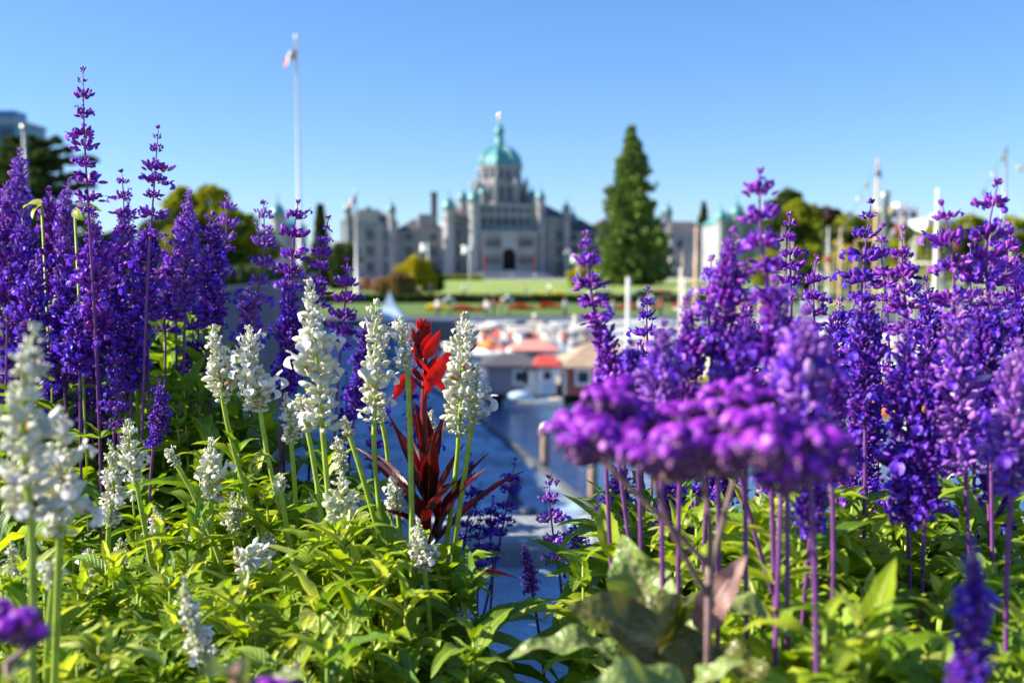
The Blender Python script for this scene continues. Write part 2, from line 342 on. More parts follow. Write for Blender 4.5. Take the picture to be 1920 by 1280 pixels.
# ------------------------------------------------------------------ templates: bud, open floret, leaf
def t_lathe(prof, seg, m, flat=1.0, bend=0.0):
    th = np.arange(seg) * 2 * math.pi / seg
    V = np.array([[r*math.cos(t), r*math.sin(t)*flat - bend*z*z, z] for r, z in prof for t in th])
    n = len(prof)
    Q = np.array([(i*seg+j, i*seg+(j+1) % seg, (i+1)*seg+(j+1) % seg, (i+1)*seg+j) for i in range(n-1) for j in range(seg)])
    return (V, Q, m, np.zeros((len(V), 2)))
def t_grid(fn, nu, nv, m):
    """fn(u in -1..1, v in 0..1) -> xyz"""
    us = np.linspace(-1, 1, nu); vs = np.linspace(0, 1, nv)
    V = np.array([fn(u, v) for v in vs for u in us]); uv = np.array([((u+1)/2, v) for v in vs for u in us])
    Q = np.array([(i*nu+j, i*nu+j+1, (i+1)*nu+j+1, (i+1)*nu+j) for i in range(nv-1) for j in range(nu-1)])
    return (V, Q, m, uv)
def merge_t(*ts):
    """joins templates that share a material so each copy reads as connected pieces"""
    return list(ts)
def bud_t(m, fat=0.26, seg=6, bend=0.1):
    return [t_lathe([(0.05, 0), (fat*0.75, 0.18), (fat, 0.48), (fat*0.82, 0.76), (fat*0.35, 0.95), (0.02, 1.0)], seg, m, 0.85, bend)]
def floret_t(mc, mp, lobe=0.28, fat=0.23, seg=6):
    def lower(u, v):
        w = lobe * (0.30 + 0.70 * v ** 0.8) * (1 if v < 0.9 else 0.72)
        notch = 0.34 * max(0, 1 - abs(u)*1.8) * (v ** 2)
        return (u*w, -0.04 - 0.42*v*v + 0.10*u*u*v, 0.70 + 0.40*v - 0.18*v*v - notch)
    def upper(u, v):
        w = 0.13 * math.sin(math.pi * (0.25 + 0.7*v))
        return (u*w, 0.09 + 0.16*v - 0.10*v*v - 0.06*u*u, 0.66 + 0.34*v)
    return [t_lathe([(0.04, 0), (fat*0.8, 0.15), (fat*0.95, 0.34), (fat*0.7, 0.52)], seg, mc, 0.85, 0.0),
            t_lathe([(0.08, 0.35), (0.09, 0.6), (0.12, 0.76)], 5, mp, 1.0, 0.0),
            t_grid(lower, 5, 5, mp), t_grid(upper, 3, 3, mp)]
def leaf_t(m, width=0.13, curl=1.0, fold=0.35, wav=0.0, nu=5, nv=11, shape=0.42, ser=0.0):
    """unit-length leaf: arches towards -y along an arc of total bend `curl` radians, folded along its midrib"""
    pts = []; a = 0.0; y = z = 0.0
    for i in range(nv):
        pts.append((y, z, a))
        a2 = -curl * (i + 0.5) / (nv - 1); y += math.sin(a2) / (nv - 1); z += math.cos(a2) / (nv - 1); a = a2
    def fn(u, v):
        i = int(round(v * (nv-1))); yy, zz, aa = pts[i]
        s = v ** shape if v < 1 else 1.0
        w = width * (math.sin(math.pi * min(1, v ** 0.72)) ** 0.85 * 1.0 + 0.10 * (1 - v)) + 0.002
        w *= 1 + ser * (1 if i % 2 else -1) * abs(u)
        lift = fold * w * abs(u) + wav * w * math.sin(v * 17 + (1.5 if u > 0 else 0)) * abs(u)
        return (u*w*(1-0.12*fold), yy + lift*math.cos(aa), zz - lift*math.sin(aa))
    return [t_grid(fn, nu, nv, m)]
LEAVES = {}
def leaf_set(m, width=0.13):
    k = (m, width)
    if k not in LEAVES:
        LEAVES[k] = [leaf_t(m, width*w, c, f, wv, ser=0.05) for w, c, f, wv in ((1, 0.5, 0.5, 0.15), (1.15, 1.0, 0.4, 0.2), (0.9, 1.5, 0.35, 0.1), (1.1, 2.0, 0.3, 0.25), (1, 1.3, 0.6, 0.1))]
    return LEAVES[k]

# ------------------------------------------------------------------ setting: water, land, walkway, planter
def sheet(name, poly, mname, kind='structure', label=None):
    b = MB(); b.add(np.array(poly, float), [tuple(range(len(poly)))], mname)
    return tag(b.build(name, smooth=False), label=label, kind=kind)
def strip(name, profile, x0, x1, mname, n=1):
    """a sheet swept along x over a (y,z) profile"""
    b = MB(); k = len(profile)
    V = [(x, y, z) for y, z in profile for x in (x0, x1)]
    b.add(np.array(V, float), [(2*i, 2*i+1, 2*i+3, 2*i+2) for i in range(k-1)], mname)
    return tag(b.build(name, smooth=False), kind='structure')
sheet('water', [(-300, -40, 0), (300, -40, 0), (300, 93, 0), (-300, 93, 0)], 'water')
LAND = [(92.6, 2.05), (98, 2.2), (115, 2.7), (140, 2.72), (275, 3.25), (300, 3.6), (3000, 3.6)]
strip('ground', LAND, -1800, 1800, 'asphalt')
strip('grass_bank', [(98.1, 2.23), (115, 2.73), (116.8, 2.74)], -300, 300, 'grass_bank')
strip('quay_pavement', [(92.6, 2.08), (98, 2.23)], -300, 300, 'asphalt')
strip('road', [(117, 2.735), (138, 2.75)], -300, 300, 'asphalt')
strip('lawn', [(142, 2.76), (275, 3.29)], -80, 160, 'lawn')
strip('forecourt', [(276, 3.30), (297, 3.58)], -90, 160, 'paving')
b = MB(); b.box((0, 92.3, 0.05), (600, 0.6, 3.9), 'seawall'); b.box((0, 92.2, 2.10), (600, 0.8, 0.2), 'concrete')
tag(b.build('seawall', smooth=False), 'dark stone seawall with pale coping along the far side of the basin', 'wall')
# lower walkway in the shade of the causeway wall
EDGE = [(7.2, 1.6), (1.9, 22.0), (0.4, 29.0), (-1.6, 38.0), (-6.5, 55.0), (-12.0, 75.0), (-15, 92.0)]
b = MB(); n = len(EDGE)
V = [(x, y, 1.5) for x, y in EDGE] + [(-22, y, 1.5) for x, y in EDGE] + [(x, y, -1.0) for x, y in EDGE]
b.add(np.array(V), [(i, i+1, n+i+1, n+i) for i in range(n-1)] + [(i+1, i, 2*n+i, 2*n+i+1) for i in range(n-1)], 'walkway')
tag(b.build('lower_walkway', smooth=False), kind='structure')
kb = MB()
for (x0, y0), (x1, y1) in zip(EDGE[:-1], EDGE[1:]):
    L = math.hypot(x1-x0, y1-y0); kb.box(((x0+x1)/2 - 0.12, (y0+y1)/2, 1.55), (0.2, L, 0.12), 'seawall', math.atan2(y1-y0, x1-x0) - math.pi/2)
tag(kb.build('timber_kerb', smooth=False), 'low grey kerb along the water edge of the shaded walkway', 'kerb')
# causeway wall that runs away from the planter and shades the walkway
CW = [(-6.2, 1.7), (-7.6, 24.0), (-10.2, 50.0), (-18.0, 92.0)]
b = MB()
for (x0, y0), (x1, y1) in zip(CW[:-1], CW[1:]):
    L = math.hypot(x1-x0, y1-y0) + 0.05; a = math.atan2(y1-y0, x1-x0) - math.pi/2
    b.box(((x0+x1)/2 - 0.3, (y0+y1)/2, 2.75), (0.6, L, 7.3), 'seawall', a)
tag(b.build('causeway_wall', smooth=False), 'high grey stone causeway wall standing over the shaded walkway', 'wall')
sheet('upper_ground', [(-6.4, 1.7, 6.35), (-7.8, 24, 6.35), (-10.4, 50, 6.35), (-18.2, 92, 6.35), (-200, 92, 6.35), (-200, 1.7, 6.35)], 'grass_bank')
sheet('pavement', [(-60, -30, 6.0), (60, -30, 6.0), (60, -0.6, 6.0), (-60, -0.6, 6.0)], 'paving')
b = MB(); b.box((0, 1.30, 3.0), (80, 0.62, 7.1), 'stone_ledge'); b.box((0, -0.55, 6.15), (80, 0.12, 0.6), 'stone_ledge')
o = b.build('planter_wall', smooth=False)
tag(o, 'rough grey granite ledge tinted shade blue along the far side of the flower bed', 'wall')
# uneven front edge blocks of the ledge, catching the sun
for i, (cx, w) in enumerate([(-1.28, 0.9), (-0.36, 0.9), (0.56, 0.9), (1.48, 0.9), (2.4, 0.9)]):
    b = MB(); b.box((0, 0, 0), (w, 0.17, 0.055), 'stone_cap')
    c = b.build('coping_stone', smooth=False); c.location = (cx, 1.55, 6.56 + 0.002*i)
    bv = c.modifiers.new('b', 'BEVEL'); bv.width = 0.012; bv.segments = 2
    tag(c, ['pale coping stone at the far end of the ledge under the cedar side', 'pale coping stone behind the white sage spikes', 'pale sunlit coping stone behind the burgundy plant and small violet spikes', 'pale coping stone behind the heliotrope', 'pale coping stone at the mast end of the ledge'][i], 'coping stone', 'coping stones on the ledge')
# soil, rising to the back on the cedar side
gx = np.linspace(-2.2, 2.2, 60); gy = np.linspace(-0.45, 1.02, 30)
def soil_z(x, y):
    r = np.clip((-0.05 - np.asarray(x)) / 0.5, 0, 1) * np.clip((np.asarray(y) - 0.6) / 0.3, 0, 1)
    return 6.50 + 0.10 * r
Vs = [(x, y, float(soil_z(x, y)) + 0.008*random.random()) for y in gy for x in gx]
b = MB(); b.add(np.array(Vs), [(j*60+i, j*60+i+1, (j+1)*60+i+1, (j+1)*60+i) for j in range(29) for i in range(59)], 'soil')
tag(b.build('soil_ground', smooth=True), kind='structure')

b = MB(); b.box((-1.62, 1.30, 6.54), (2.5, 0.60, 0.10), 'soil'); tag(b.build('raised_soil_ground', smooth=False), kind='structure')  # soil box added to carry the unseen shading sage
# ------------------------------------------------------------------ the domed parliament building
def crown_points(r, n, rad, squash=1.0):
    v = norm(r.normal(size=(n, 3))); q = r.uniform(0.72, 1.0, n) ** 1.0
    return v * (q*rad)[:, None] * np.array([1, 1, squash]), v
def clump_t(m, k=3):
    """a small spray of leaf faces"""
    V = []; Q = []
    for i in range(k):
        a = i*math.pi/k; c, s_ = math.cos(a), math.sin(a); o_ = len(V)
        V += [(-0.5*c, -0.5*s_, -0.25), (0.5*c, 0.5*s_, -0.25), (0.42*c, 0.42*s_, 0.4), (-0.42*c, -0.42*s_, 0.4)]
        Q.append((o_, o_+1, o_+2, o_+3))
    V = np.array(V, float); V += 0.06*np.sin(V[:, [1, 2, 0]]*17)
    return [(V, np.array(Q), m, np.zeros((len(V), 2)))]
def tree(name, label, cat, base, blobs, m, leaf=1.0, dens=1.0, trunk=0.4, group=None, m2=None, seed=0):
    """blobs: (dx, dy, dz, radius, squash) of foliage masses above the base"""
    r = np.random.default_rng(seed + int(abs(base[0])*10))
    o = thing(name, label, cat, base, group=group)
    cb = MB(); tb = MB()
    topz = max(bz for _, _, bz, _, _ in blobs)
    tb.tube([(0, 0, -0.5), (0.1, 0, topz*0.3), (0, 0.1, topz*0.6), (0.0, 0, topz*0.85)], [trunk, trunk*0.8, trunk*0.5, trunk*0.15], 'bark', 9)
    for i, (dx, dy, dz, rad, sq) in enumerate(blobs):
        tb.tube([(0, 0, dz*0.35), (dx*0.5, dy*0.5, dz*0.7), (dx, dy, dz)], [trunk*0.35, trunk*0.22, trunk*0.06], 'bark', 6)
        n = int(34 * rad*rad / (leaf*leaf) * dens) + 12
        p, v = crown_points(r, n, rad, sq); p *= (1 + 0.16*np.sin(v[:, :1]*5 + i) + 0.14*np.sin(v[:, 2:]*7 + 2*i))
        cb.stamp(clump_t(m if (m2 is None or i % 3) else m2), p + np.array([dx, dy, dz]), v + 0.9*r.normal(size=(n, 3)), np.array([0.1, 0.2, 1.0]), r.uniform(0.6, 1.25, n)*leaf)
    tb.build('trunk', o); cb.build('crown', o)
    return o
def px_h(D, px): return px * MPP(D)

def parliament():
    D = 296.0; S = MPP(D); c0 = P(942, 520, D); Z0 = 3.55
    o = thing('parliament_building', 'grand grey stone building with green copper central dome and corner turrets', 'building', (c0[0], D + 6, Z0), rz=math.radians(9))
    def X(px): return (px - 942) * S
    def H(py): return (520 - py) * S + 0.1
    def window(x, y, z, w, h, arch=False, yy=None):
        b = MB()
        b.box((x, y, z), (w, 0.5, h), 'glass_dark')
        if arch: b.lathe((x, y, z + h/2), [(0.01, -0.001), (w/2, 0.0), (w/2, 0.02), (0.01, 0.021)], 'glass_dark', 12)
        f = b.build('window', o, smooth=False)
        s_ = MB(); s_.box((x, y-0.16, z-h/2-0.18), (w+0.6, 0.5, 0.3), 'stone_pale'); s_.box((x, y-0.16, z+h/2+0.2), (w+0.5, 0.45, 0.28), 'stone_pale'); s_.box((x, y - 0.26, z), (0.1, 0.08, h), 'stone_pale')
        s_.build('frame', f, smooth=False)
    def block(name, x0, x1, y0, y1, z1, roofh, hip=True, storeys=(3.2, 8.0, 12.6), wn=0, ws=2.0, z0=0):
        b = MB(); b.box(((x0+x1)/2, (y0+y1)/2, (z0+z1)/2 - 0.5), (x1-x0, y1-y0, z1-z0+1), 'stone')
        for z in [s for s in (5.8, 10.4, 15.0, z1) if s <= z1 + 0.01]:
            b.box(((x0+x1)/2, y0-0.15, z-0.2), (x1-x0+0.5, 0.7, 0.45), 'stone_pale')
        k = max(2, int((x1-x0)/5.2))
        for i in range(k+1): b.box((x0 + (x1-x0)*i/k, y0-0.12, z1/2), (0.6, 0.5, z1-0.3), 'stone_pale')
        w = b.build(name, o, smooth=False)
        if roofh:
            rb = MB(); i_ = min((y1-y0)/2 - 0.2, 5) if hip else 0; e = 0.5
            ym = (y0+y1)/2
            V = [(x0-e, y0-e, z1+0.25), (x1+e, y0-e, z1+0.25), (x1+e, y1+e, z1+0.25), (x0-e, y1+e, z1+0.25), (x0+i_, ym, z1+roofh), (x1-i_, ym, z1+roofh)]
            rb.add(np.array(V), [(0, 1, 5, 4), (1, 2, 5), (2, 3, 4, 5), (3, 0, 4), (3, 2, 1, 0)], 'slate')
            rb.box(((x0+x1)/2, ym, z1+roofh), (max(0.5, x1-x0-2*i_), 0.35, 0.4), 'copper')
            rb.build('roof', o, smooth=False)
        for zz in storeys:
            if zz + 1.3 > z1: continue
            for i in range(k):
                xx = x0 + (x1-x0)*(i+0.5)/k
                window(xx, y0-0.02, zz, ws, 2.9, True)
        return w
    def turret(px, y, ztop, rad, dome=1.0, z0=0, seg=8):
        """octagonal tower with a copper cap and finial; ztop is the foot of the cap"""
        b = MB(); x = X(px)
        b.lathe((x, y, z0), [(rad*1.15, -1), (rad*1.15, 1.5), (rad, 1.6), (rad, ztop-z0-3.2), (rad*1.22, ztop-z0-3.0), (rad*1.22, ztop-z0-2.6), (rad*0.92, ztop-z0-2.5), (rad*0.92, ztop-z0-0.4), (rad*1.2, ztop-z0-0.3), (rad*1.2, ztop-z0)], 'stone_pale' if rad > 1.8 else 'stone', seg, math.pi/8)  # paler stone on the two wide shafts paints them sunlit
        t_ = b.build('turret', o, smooth=False)
        d = MB(); R_ = rad*1.02
        d.lathe((x, y, ztop), [(R_*1.05, 0), (R_*1.02, R_*0.5*dome), (R_*0.85, R_*1.0*dome), (R_*0.5, R_*1.45*dome), (R_*0.16, R_*1.7*dome), (R_*0.14, R_*2.3*dome), (0.05, R_*3.0*dome)], 'copper', 10)
        d.build('cap', t_)
    # wings and links
    block('wall', X(642), X(742), -1.5, 16, H(418), 4.2)                      # left pavilion
    block('wall', X(742), X(836), 2.5, 15, H(432), 3.6)                       # left link
    block('wall', X(836), X(1066), -1.5, 20, H(405), 4.5, wn=1)               # main body
    block('wall', X(1066), X(1140), 2.5, 15, H(432), 4.2)
    block('wall', X(1140), X(1266), -1.5, 16, H(418), 4.2)
    # gable of the pavilions
    for gx in (690, 1191):
        b = MB(); x = X(gx); b.prism([(x-3.6, H(418)), (x+3.6, H(418)), (x+0.5, H(388)), (x-0.5, H(388))], -1.9, 3, 'stone_pale'); b.build('gable', o, smooth=False)
    # centre pavilion: taller, columned
    b = MB(); x0, x1 = X(882), X(1008); b.box(((x0+x1)/2, 3.4, H(384)/2), (x1-x0, 14, H(384)), 'stone')
    for py in (384, 402, 428): b.box(((x0+x1)/2, 3.3, H(py)), (x1-x0+0.7, 14.7, 0.6), 'stone_pale')
    for i in range(8): b.lathe((x0+2.2+(x1-x0-4.4)*i/7, -3.9, H(426)), [(0.34, 0), (0.3, 0.3), (0.27, 3.4), (0.42, 3.8)], 'stone_pale', 8)
    b.build('wall', o, smooth=False)
    for i in range(7):
        xx = x0+2.2+(x1-x0-4.4)*(i+0.5)/7
        window(xx, -3.58, H(415), 1.5, 2.4, True); window(xx, -3.58, H(393), 1.1, 1.7)
    # entrance front with the great arch
    b = MB(); ex0, ex1 = X(896), X(1000); fz = H(436); ay = -7.5
    ac = (ex0+ex1)/2; aw, ah = 2.1, 4.2
    b.box(((ex0+ac-aw)/2, -4.6, fz/2), (ac-aw-ex0, 6, fz), 'stone'); b.box(((ex1+ac+aw)/2, -4.6, fz/2), (ex1-ac-aw, 6, fz), 'stone')
    arch = [(ac-aw, fz)] + [(ac-aw*math.cos(t), 2.6+ah + aw*math.sin(t)) for t in np.linspace(0, math.pi, 13)] + [(ac+aw, fz)]
    for i in range(1, 13):
        (xa, za), (xb, zb) = arch[i], arch[i+1]
        b.add(np.array([(xa, -7.6, za), (xb, -7.6, zb), (xb, -7.6, fz), (xa, -7.6, fz), (xa, -4, za), (xb, -4, zb)]), [(0, 1, 2, 3), (0, 4, 5, 1)], 'stone_pale')
    b.box((ac, -4.6, fz+0.2), (ex1-ex0+0.8, 6.8, 0.5), 'stone_pale')
    w = b.build('entrance_front', o, smooth=False)
    b = MB(); b.box((ac, -3.85, 5), (2*aw+0.4, 0.3, 10), 'shade_hole'); b.build('doorway_shade', w, smooth=False)  # near-black panel stands in for the shade inside the arch
    for dx in (-6.4, -4.9, -3.4, 3.4, 4.9, 6.4): window(ac+dx, -7.62, 5.2, 0.9, 2.6, True); window(ac+dx, -7.62, 10.4, 1.0, 2.4, True)
    for dx in (-7.1, 7.1):
        b = MB(); b.box((ac+dx, -7.75, 4.8), (0.9, 0.12, 4.6), 'red_paint'); b.build('banner', o, smooth=False)
    b = MB()
    for i in range(9): b.box((ac, -8 - 0.9*i - 0.0, 1.2 - i*0.16), (16 + 1.5*i, 1.0, 2.6 - i*0.32), 'stone_pale')
    b.build('steps', o, smooth=False)
    # drum and dome
    dx, dy = 0.0, 6.0
    b = MB(); zb = H(392)
    b.lathe((dx, dy, zb), [(8.3, -3), (8.3, 1.5), (7.7, 1.7), (7.7, H(345)-zb), (8.1, H(344)-zb), (8.1, H(340)-zb), (6.7, H(339)-zb), (6.7, H(312)-zb), (7.2, H(311)-zb), (7.2, H(307)-zb)], 'stone', 8, math.pi/8 + 0.1)
    drum = b.build('drum', o, smooth=False)
    for k in range(8):
        a = math.pi/4*k + 0.1
        for (zc, hh, rr, ww) in ((H(362), 4.2, 7.1, 1.7), (H(324), 2.6, 6.2, 1.4)):
            for sgn in (-1, 1):
                ca, sa = math.cos(a), math.sin(a); off = sgn*1.15
                b = MB(); b.box((dx + rr*ca - off*sa, dy + rr*sa + off*ca, zc), (0.35, ww*0.8, hh), 'glass_dark', a); b.build('drum_window', drum, smooth=False)
        b = MB(); av = a + math.pi/8; b.lathe((dx + 8.2*math.cos(av), dy + 8.2*math.sin(av), zb), [(0.7, 0), (0.6, 8.0), (0.8, 8.2), (0.55, 9.2), (0.1, 10.4)], 'stone_pale', 8); b.build('buttress', drum)
    b = MB(); R_ = 6.55; hh = H(268) - H(307)
    b.lathe((dx, dy, H(307)), [(R_*1.03, 0), (R_*1.0, hh*0.18), (R_*0.93, hh*0.42), (R_*0.78, hh*0.66), (R_*0.55, hh*0.86), (R_*0.27, hh*0.99), (R_*0.2, hh*1.03)], 'copper', 8, math.pi/8 + 0.1)
    dome = b.build('dome', o, smooth=False)
    b = MB()
    for k in range(8):
        a = math.pi/8 + 0.1 + math.pi/4*k
        b.tube([(dx + q*R_*math.cos(a), dy + q*R_*math.sin(a), H(307) + hh*z) for q, z in ((1.04, 0), (1.01, .18), (.94, .42), (.79, .66), (.56, .86), (.28, 1.0))], 0.28, 'copper', 6)
    b.build('dome_ribs', dome)
    b = MB(); b.lathe((dx, dy, H(268)), [(1.9, 0), (1.9, 0.5), (1.25, 0.7), (1.2, 4.0), (1.6, 4.3), (1.5, 4.7), (1.1, 5.6), (0.5, 6.6), (0.35, 7.4)], 'copper', 8, 0.4)
    ln = b.build('lantern', o)
    b = MB(); b.lathe((dx, dy, H(224)), [(0.4, 0), (0.45, 0.5), (0.5, 1.0), (0.42, 1.6), (0.52, 2.1), (0.3, 2.5), (0.26, 2.7), (0.26, 3.0), (0.05, 3.2)], 'gold', 10); b.tube([(dx-0.4, dy, H(224)+2.1), (dx-0.9, dy, H(224)+2.9)], 0.14, 'gold', 6)
    b.build('statue', ln)
    # turrets
    for args in [(838, -3.0, H(392), 1.9), (884, -5.0, H(378), 1.9), (1010, -4.5, H(372), 1.4), (1062, -3.0, H(392), 1.2), (906, 1.5, H(362), 1.3), (868, 3, H(372), 1.5), (1003, 4, H(364), 1.2),
                 (652, -2.5, H(396), 1.25), (732, -2.5, H(396), 1.25), (1150, -2.5, H(396), 1.25), (1262, -2.5, H(396), 1.5), (1090, 8, H(410), 1.6)]:
        turret(*args)
    b = MB(); x = X(816); b.box((x, 8, H(392)), (1.7, 1.7, H(358)*2 - H(392)*2), 'brick_dark'); b.box((x, 8, H(358)), (2.2, 2.2, 0.6), 'brick_dark'); b.build('chimney', o, smooth=False)
    b = MB(); b.box((X(800), 6, H(412)), (5, 4, 4), 'stone'); b.build('roof_block', o, smooth=False)
parliament()

def annex(label, px, D, halfw, hpx, caps, name='annex_building'):
    S = MPP(D); c = P(px, 520, D); o = thing(name, label, 'building', (c[0], D, 3.4), rz=math.radians(9))
    w = halfw*S; h = hpx*S
    b = MB(); b.box((0, 0, h/2), (2*w, 12, h), 'stone'); b.box((0, -6.1, h), (2*w+0.6, 0.7, 0.6), 'stone_pale'); b.box((0, -6.1, h*0.55), (2*w+0.4, 0.5, 0.4), 'stone_pale'); b.build('wall', o, smooth=False)
    b = MB(); b.add(np.array([(-w-.4, -6.4, h+.32), (w+.4, -6.4, h+.32), (w+.4, 6.4, h+.32), (-w-.4, 6.4, h+.32), (-w*0.6, 0, h+3.6), (w*0.6, 0, h+3.6)]), [(0, 1, 5, 4), (1, 2, 5), (2, 3, 4, 5), (3, 0, 4), (3, 2, 1, 0)], 'slate' if not caps else 'copper'); b.build('roof', o, smooth=False)
    n = max(2, int(w/2.4))
    for z in (h*0.28, h*0.75):
        for i in range(n):
            b = MB(); b.box((-w + 2*w*(i+.5)/n, -6.05, z), (1.3, 0.3, 2.2), 'glass_dark'); b.build('window', o, smooth=False)
    for (dx, extra, rad) in caps:
        b = MB(); b.lathe((dx*S, -6, 0), [(rad, 0), (rad, h+extra), (rad*1.2, h+extra+0.2), (rad*1.2, h+extra+0.7)], 'stone_pale', 8, 0.39); t_ = b.build('turret', o, smooth=False)
        b = MB(); z = h+extra+0.7; b.lathe((dx*S, -6, z), [(rad*1.1, 0), (rad, rad*.7), (rad*.6, rad*1.4), (rad*.15, rad*1.8), (0.05, rad*3)], 'copper', 10); b.build('cap', t_)
annex('low grey stone link building right behind the great conifer, flat cornice', 1278, 305, 34, 84, [])
annex('pale stone annex with green copper caps and sunlit corner tower beside the masts', 1374, 275, 46, 100, [(-40, 0.5, 1.6), (-10, 1.5, 2.0), (30, 0.0, 1.4)])
annex('stone annex with a green pointed spire half hidden behind the violet spikes', 540, 300, 34, 92, [(-14, 2.5, 2.3)])

# ------------------------------------------------------------------ other buildings
def slab(name, label, cat, px0, px1, pyt, pyb, D, wm, floors, depth=18, roofm='concrete', bay=3.4):
    a = P(px0, pyb, D); c = P(px1, pyt, D); w = c[0]-a[0]; zb = 3.0; h = c[2]-zb
    o = thing(name, label, cat, ((a[0]+c[0])/2, D + depth/2, zb))
    b = MB(); b.box((0, 0, h/2), (w, depth, h), wm)
    for i in range(floors+1): b.box((0, -depth/2-0.1, h*i/floors), (w+0.3, 0.5, 0.35), roofm)
    b.build('wall', o, smooth=False)
    b = MB(); b.box((0, 0, h+0.55), (w+0.4, depth+0.4, 0.7), roofm); b.box((w*0.15, 0, h+1.9), (w*0.35, depth*0.4, 2.2), wm); b.build('roof', o, smooth=False)
    n = max(2, min(9, int(w/bay)))
    for i in range(floors):
        for j in range(n):
            b = MB(); b.box((-w/2 + w*(j+.5)/n, -depth/2-0.03, h*(i+.5)/floors), (w/n*0.62, 0.3, h/floors*0.55), 'glass_dark'); b.build('window', o, smooth=False)
slab('office_tower', 'blue glass tower behind the cedar, cut by the picture edge', 'building', -70, 30, 232, 520, 190, 'glass_blue', 7, depth=12, roofm='metal_grey')
slab('apartment_block', 'white apartment block behind the trees between the flag dressed mast and the white mast', 'building', 1665, 1722, 392, 520, 420, 'white_paint', 6, roofm='white_paint')
slab('apartment_block', 'low white apartment block behind the trees beside the white mast', 'building', 1735, 1800, 414, 520, 400, 'white_paint', 5, roofm='white_paint')

# ------------------------------------------------------------------ trees
def gz(D): return float(np.interp(D, [p[0] for p in LAND], [p[1] for p in LAND]))
def at(px, D, z=None): c = P(px, 500, D); return (c[0], D, gz(D) if z is None else z)
# the great conifer
def great_conifer():
    D = 215.0; base = at(1182, D); top = P(1176, 240, D)[2] - base[2]; o = thing('giant_conifer', 'huge dark green conical conifer standing on the lawn in front of the domed building', 'tree', base)
    tb = MB(); tb.tube([(0, 0, -0.5), (0, 0, top*0.5), (0, 0, top*0.98)], [0.9, 0.5, 0.05], 'bark', 10)
    cb = MB(); r = np.random.default_rng(8)
    S = MPP(D); pos = []; dr = []; sc = []
    prof = [(0, 74), (0.06, 76), (0.2, 66), (0.38, 50), (0.55, 38), (0.72, 31), (0.86, 20), (0.95, 9), (1.0, 2)]
    nb = 430
    for i in range(nb):
        q = (i/nb) ** 1.15; z = top*(0.02 + 0.97*q); R_ = np.interp(q, [p[0] for p in prof], [p[1] for p in prof])*S*r.uniform(0.55, 1.2)
        a_ = i*2.39996; R_ *= 1 + 0.17*math.sin(3*a_ + q*9) + 0.12*math.sin(q*31 + a_)
        a = i*2.39996 + r.uniform(-0.3, 0.3); ca, sa = math.cos(a), math.sin(a)
        if i % 6 == 0: tb.tube([(0, 0, z), (ca*R_*0.6, sa*R_*0.6, z - 0.3), (ca*R_*0.9, sa*R_*0.9, z + 0.2)], [0.14, 0.08, 0.02], 'bark', 5)
        m_ = int(9 + 16*R_/(76*S))
        t = r.uniform(0.35, 1.0, m_); side = r.normal(size=m_)*0.55*(0.5 + R_*0.12)
        up = np.sin(t*3)*0.5*(R_*0.12) - 0.10*t*R_ + (t**4)*0.12*R_
        pos.append(np.stack([ca*R_*t - sa*side, sa*R_*t + ca*side, z + up + r.normal(size=m_)*0.4], 1))
        dr.append(np.stack([ca + r.normal(size=m_)*0.5, sa + r.normal(size=m_)*0.5, 0.9 + r.normal(size=m_)*0.4], 1)); sc.append(r.uniform(0.7, 1.35, m_))
    cb.stamp(clump_t('tree_conifer'), np.concatenate(pos), np.concatenate(dr), np.array([0, 0.2, 1.0]), np.concatenate(sc))
    tb.build('trunk', o); cb.build('crown', o)
great_conifer()
def conifer(label, px, D, pyt, hwpx, m='tree_dark', z=None):
    base = at(px, D, z); top = P(px, pyt, D)[2] - base[2]; o = thing('conifer_tree', label, 'tree', base); S = MPP(D)
    tb = MB(); tb.tube([(0, 0, -0.5), (0, 0, top)], [0.4, 0.04], 'bark', 8); tb.build('trunk', o)
    r = np.random.default_rng(px); n = 1500; q = r.uniform(0, 1, n)**1.3; a = r.uniform(0, 6.283, n); R_ = hwpx*S*(1-q)*(0.8+0.25*np.sin(a*3+q*22))*r.uniform(.6, 1.05, n) + 0.2
    cb = MB(); cb.stamp(clump_t(m), np.stack([np.cos(a)*R_, np.sin(a)*R_, top*(0.05+0.94*q)], 1), np.stack([np.cos(a), np.sin(a), 0.5+0*a], 1)+0.4*r.normal(size=(n, 3)), np.array([0, 0.1, 1.0]), r.uniform(.7, 1.3, n)); cb.build('crown', o)
conifer('small dark pointed conifer between the flagpoles', 602, 190, 385, 26)
conifer('dark conifer top rising behind the low link building', 1318, 360, 378, 34)
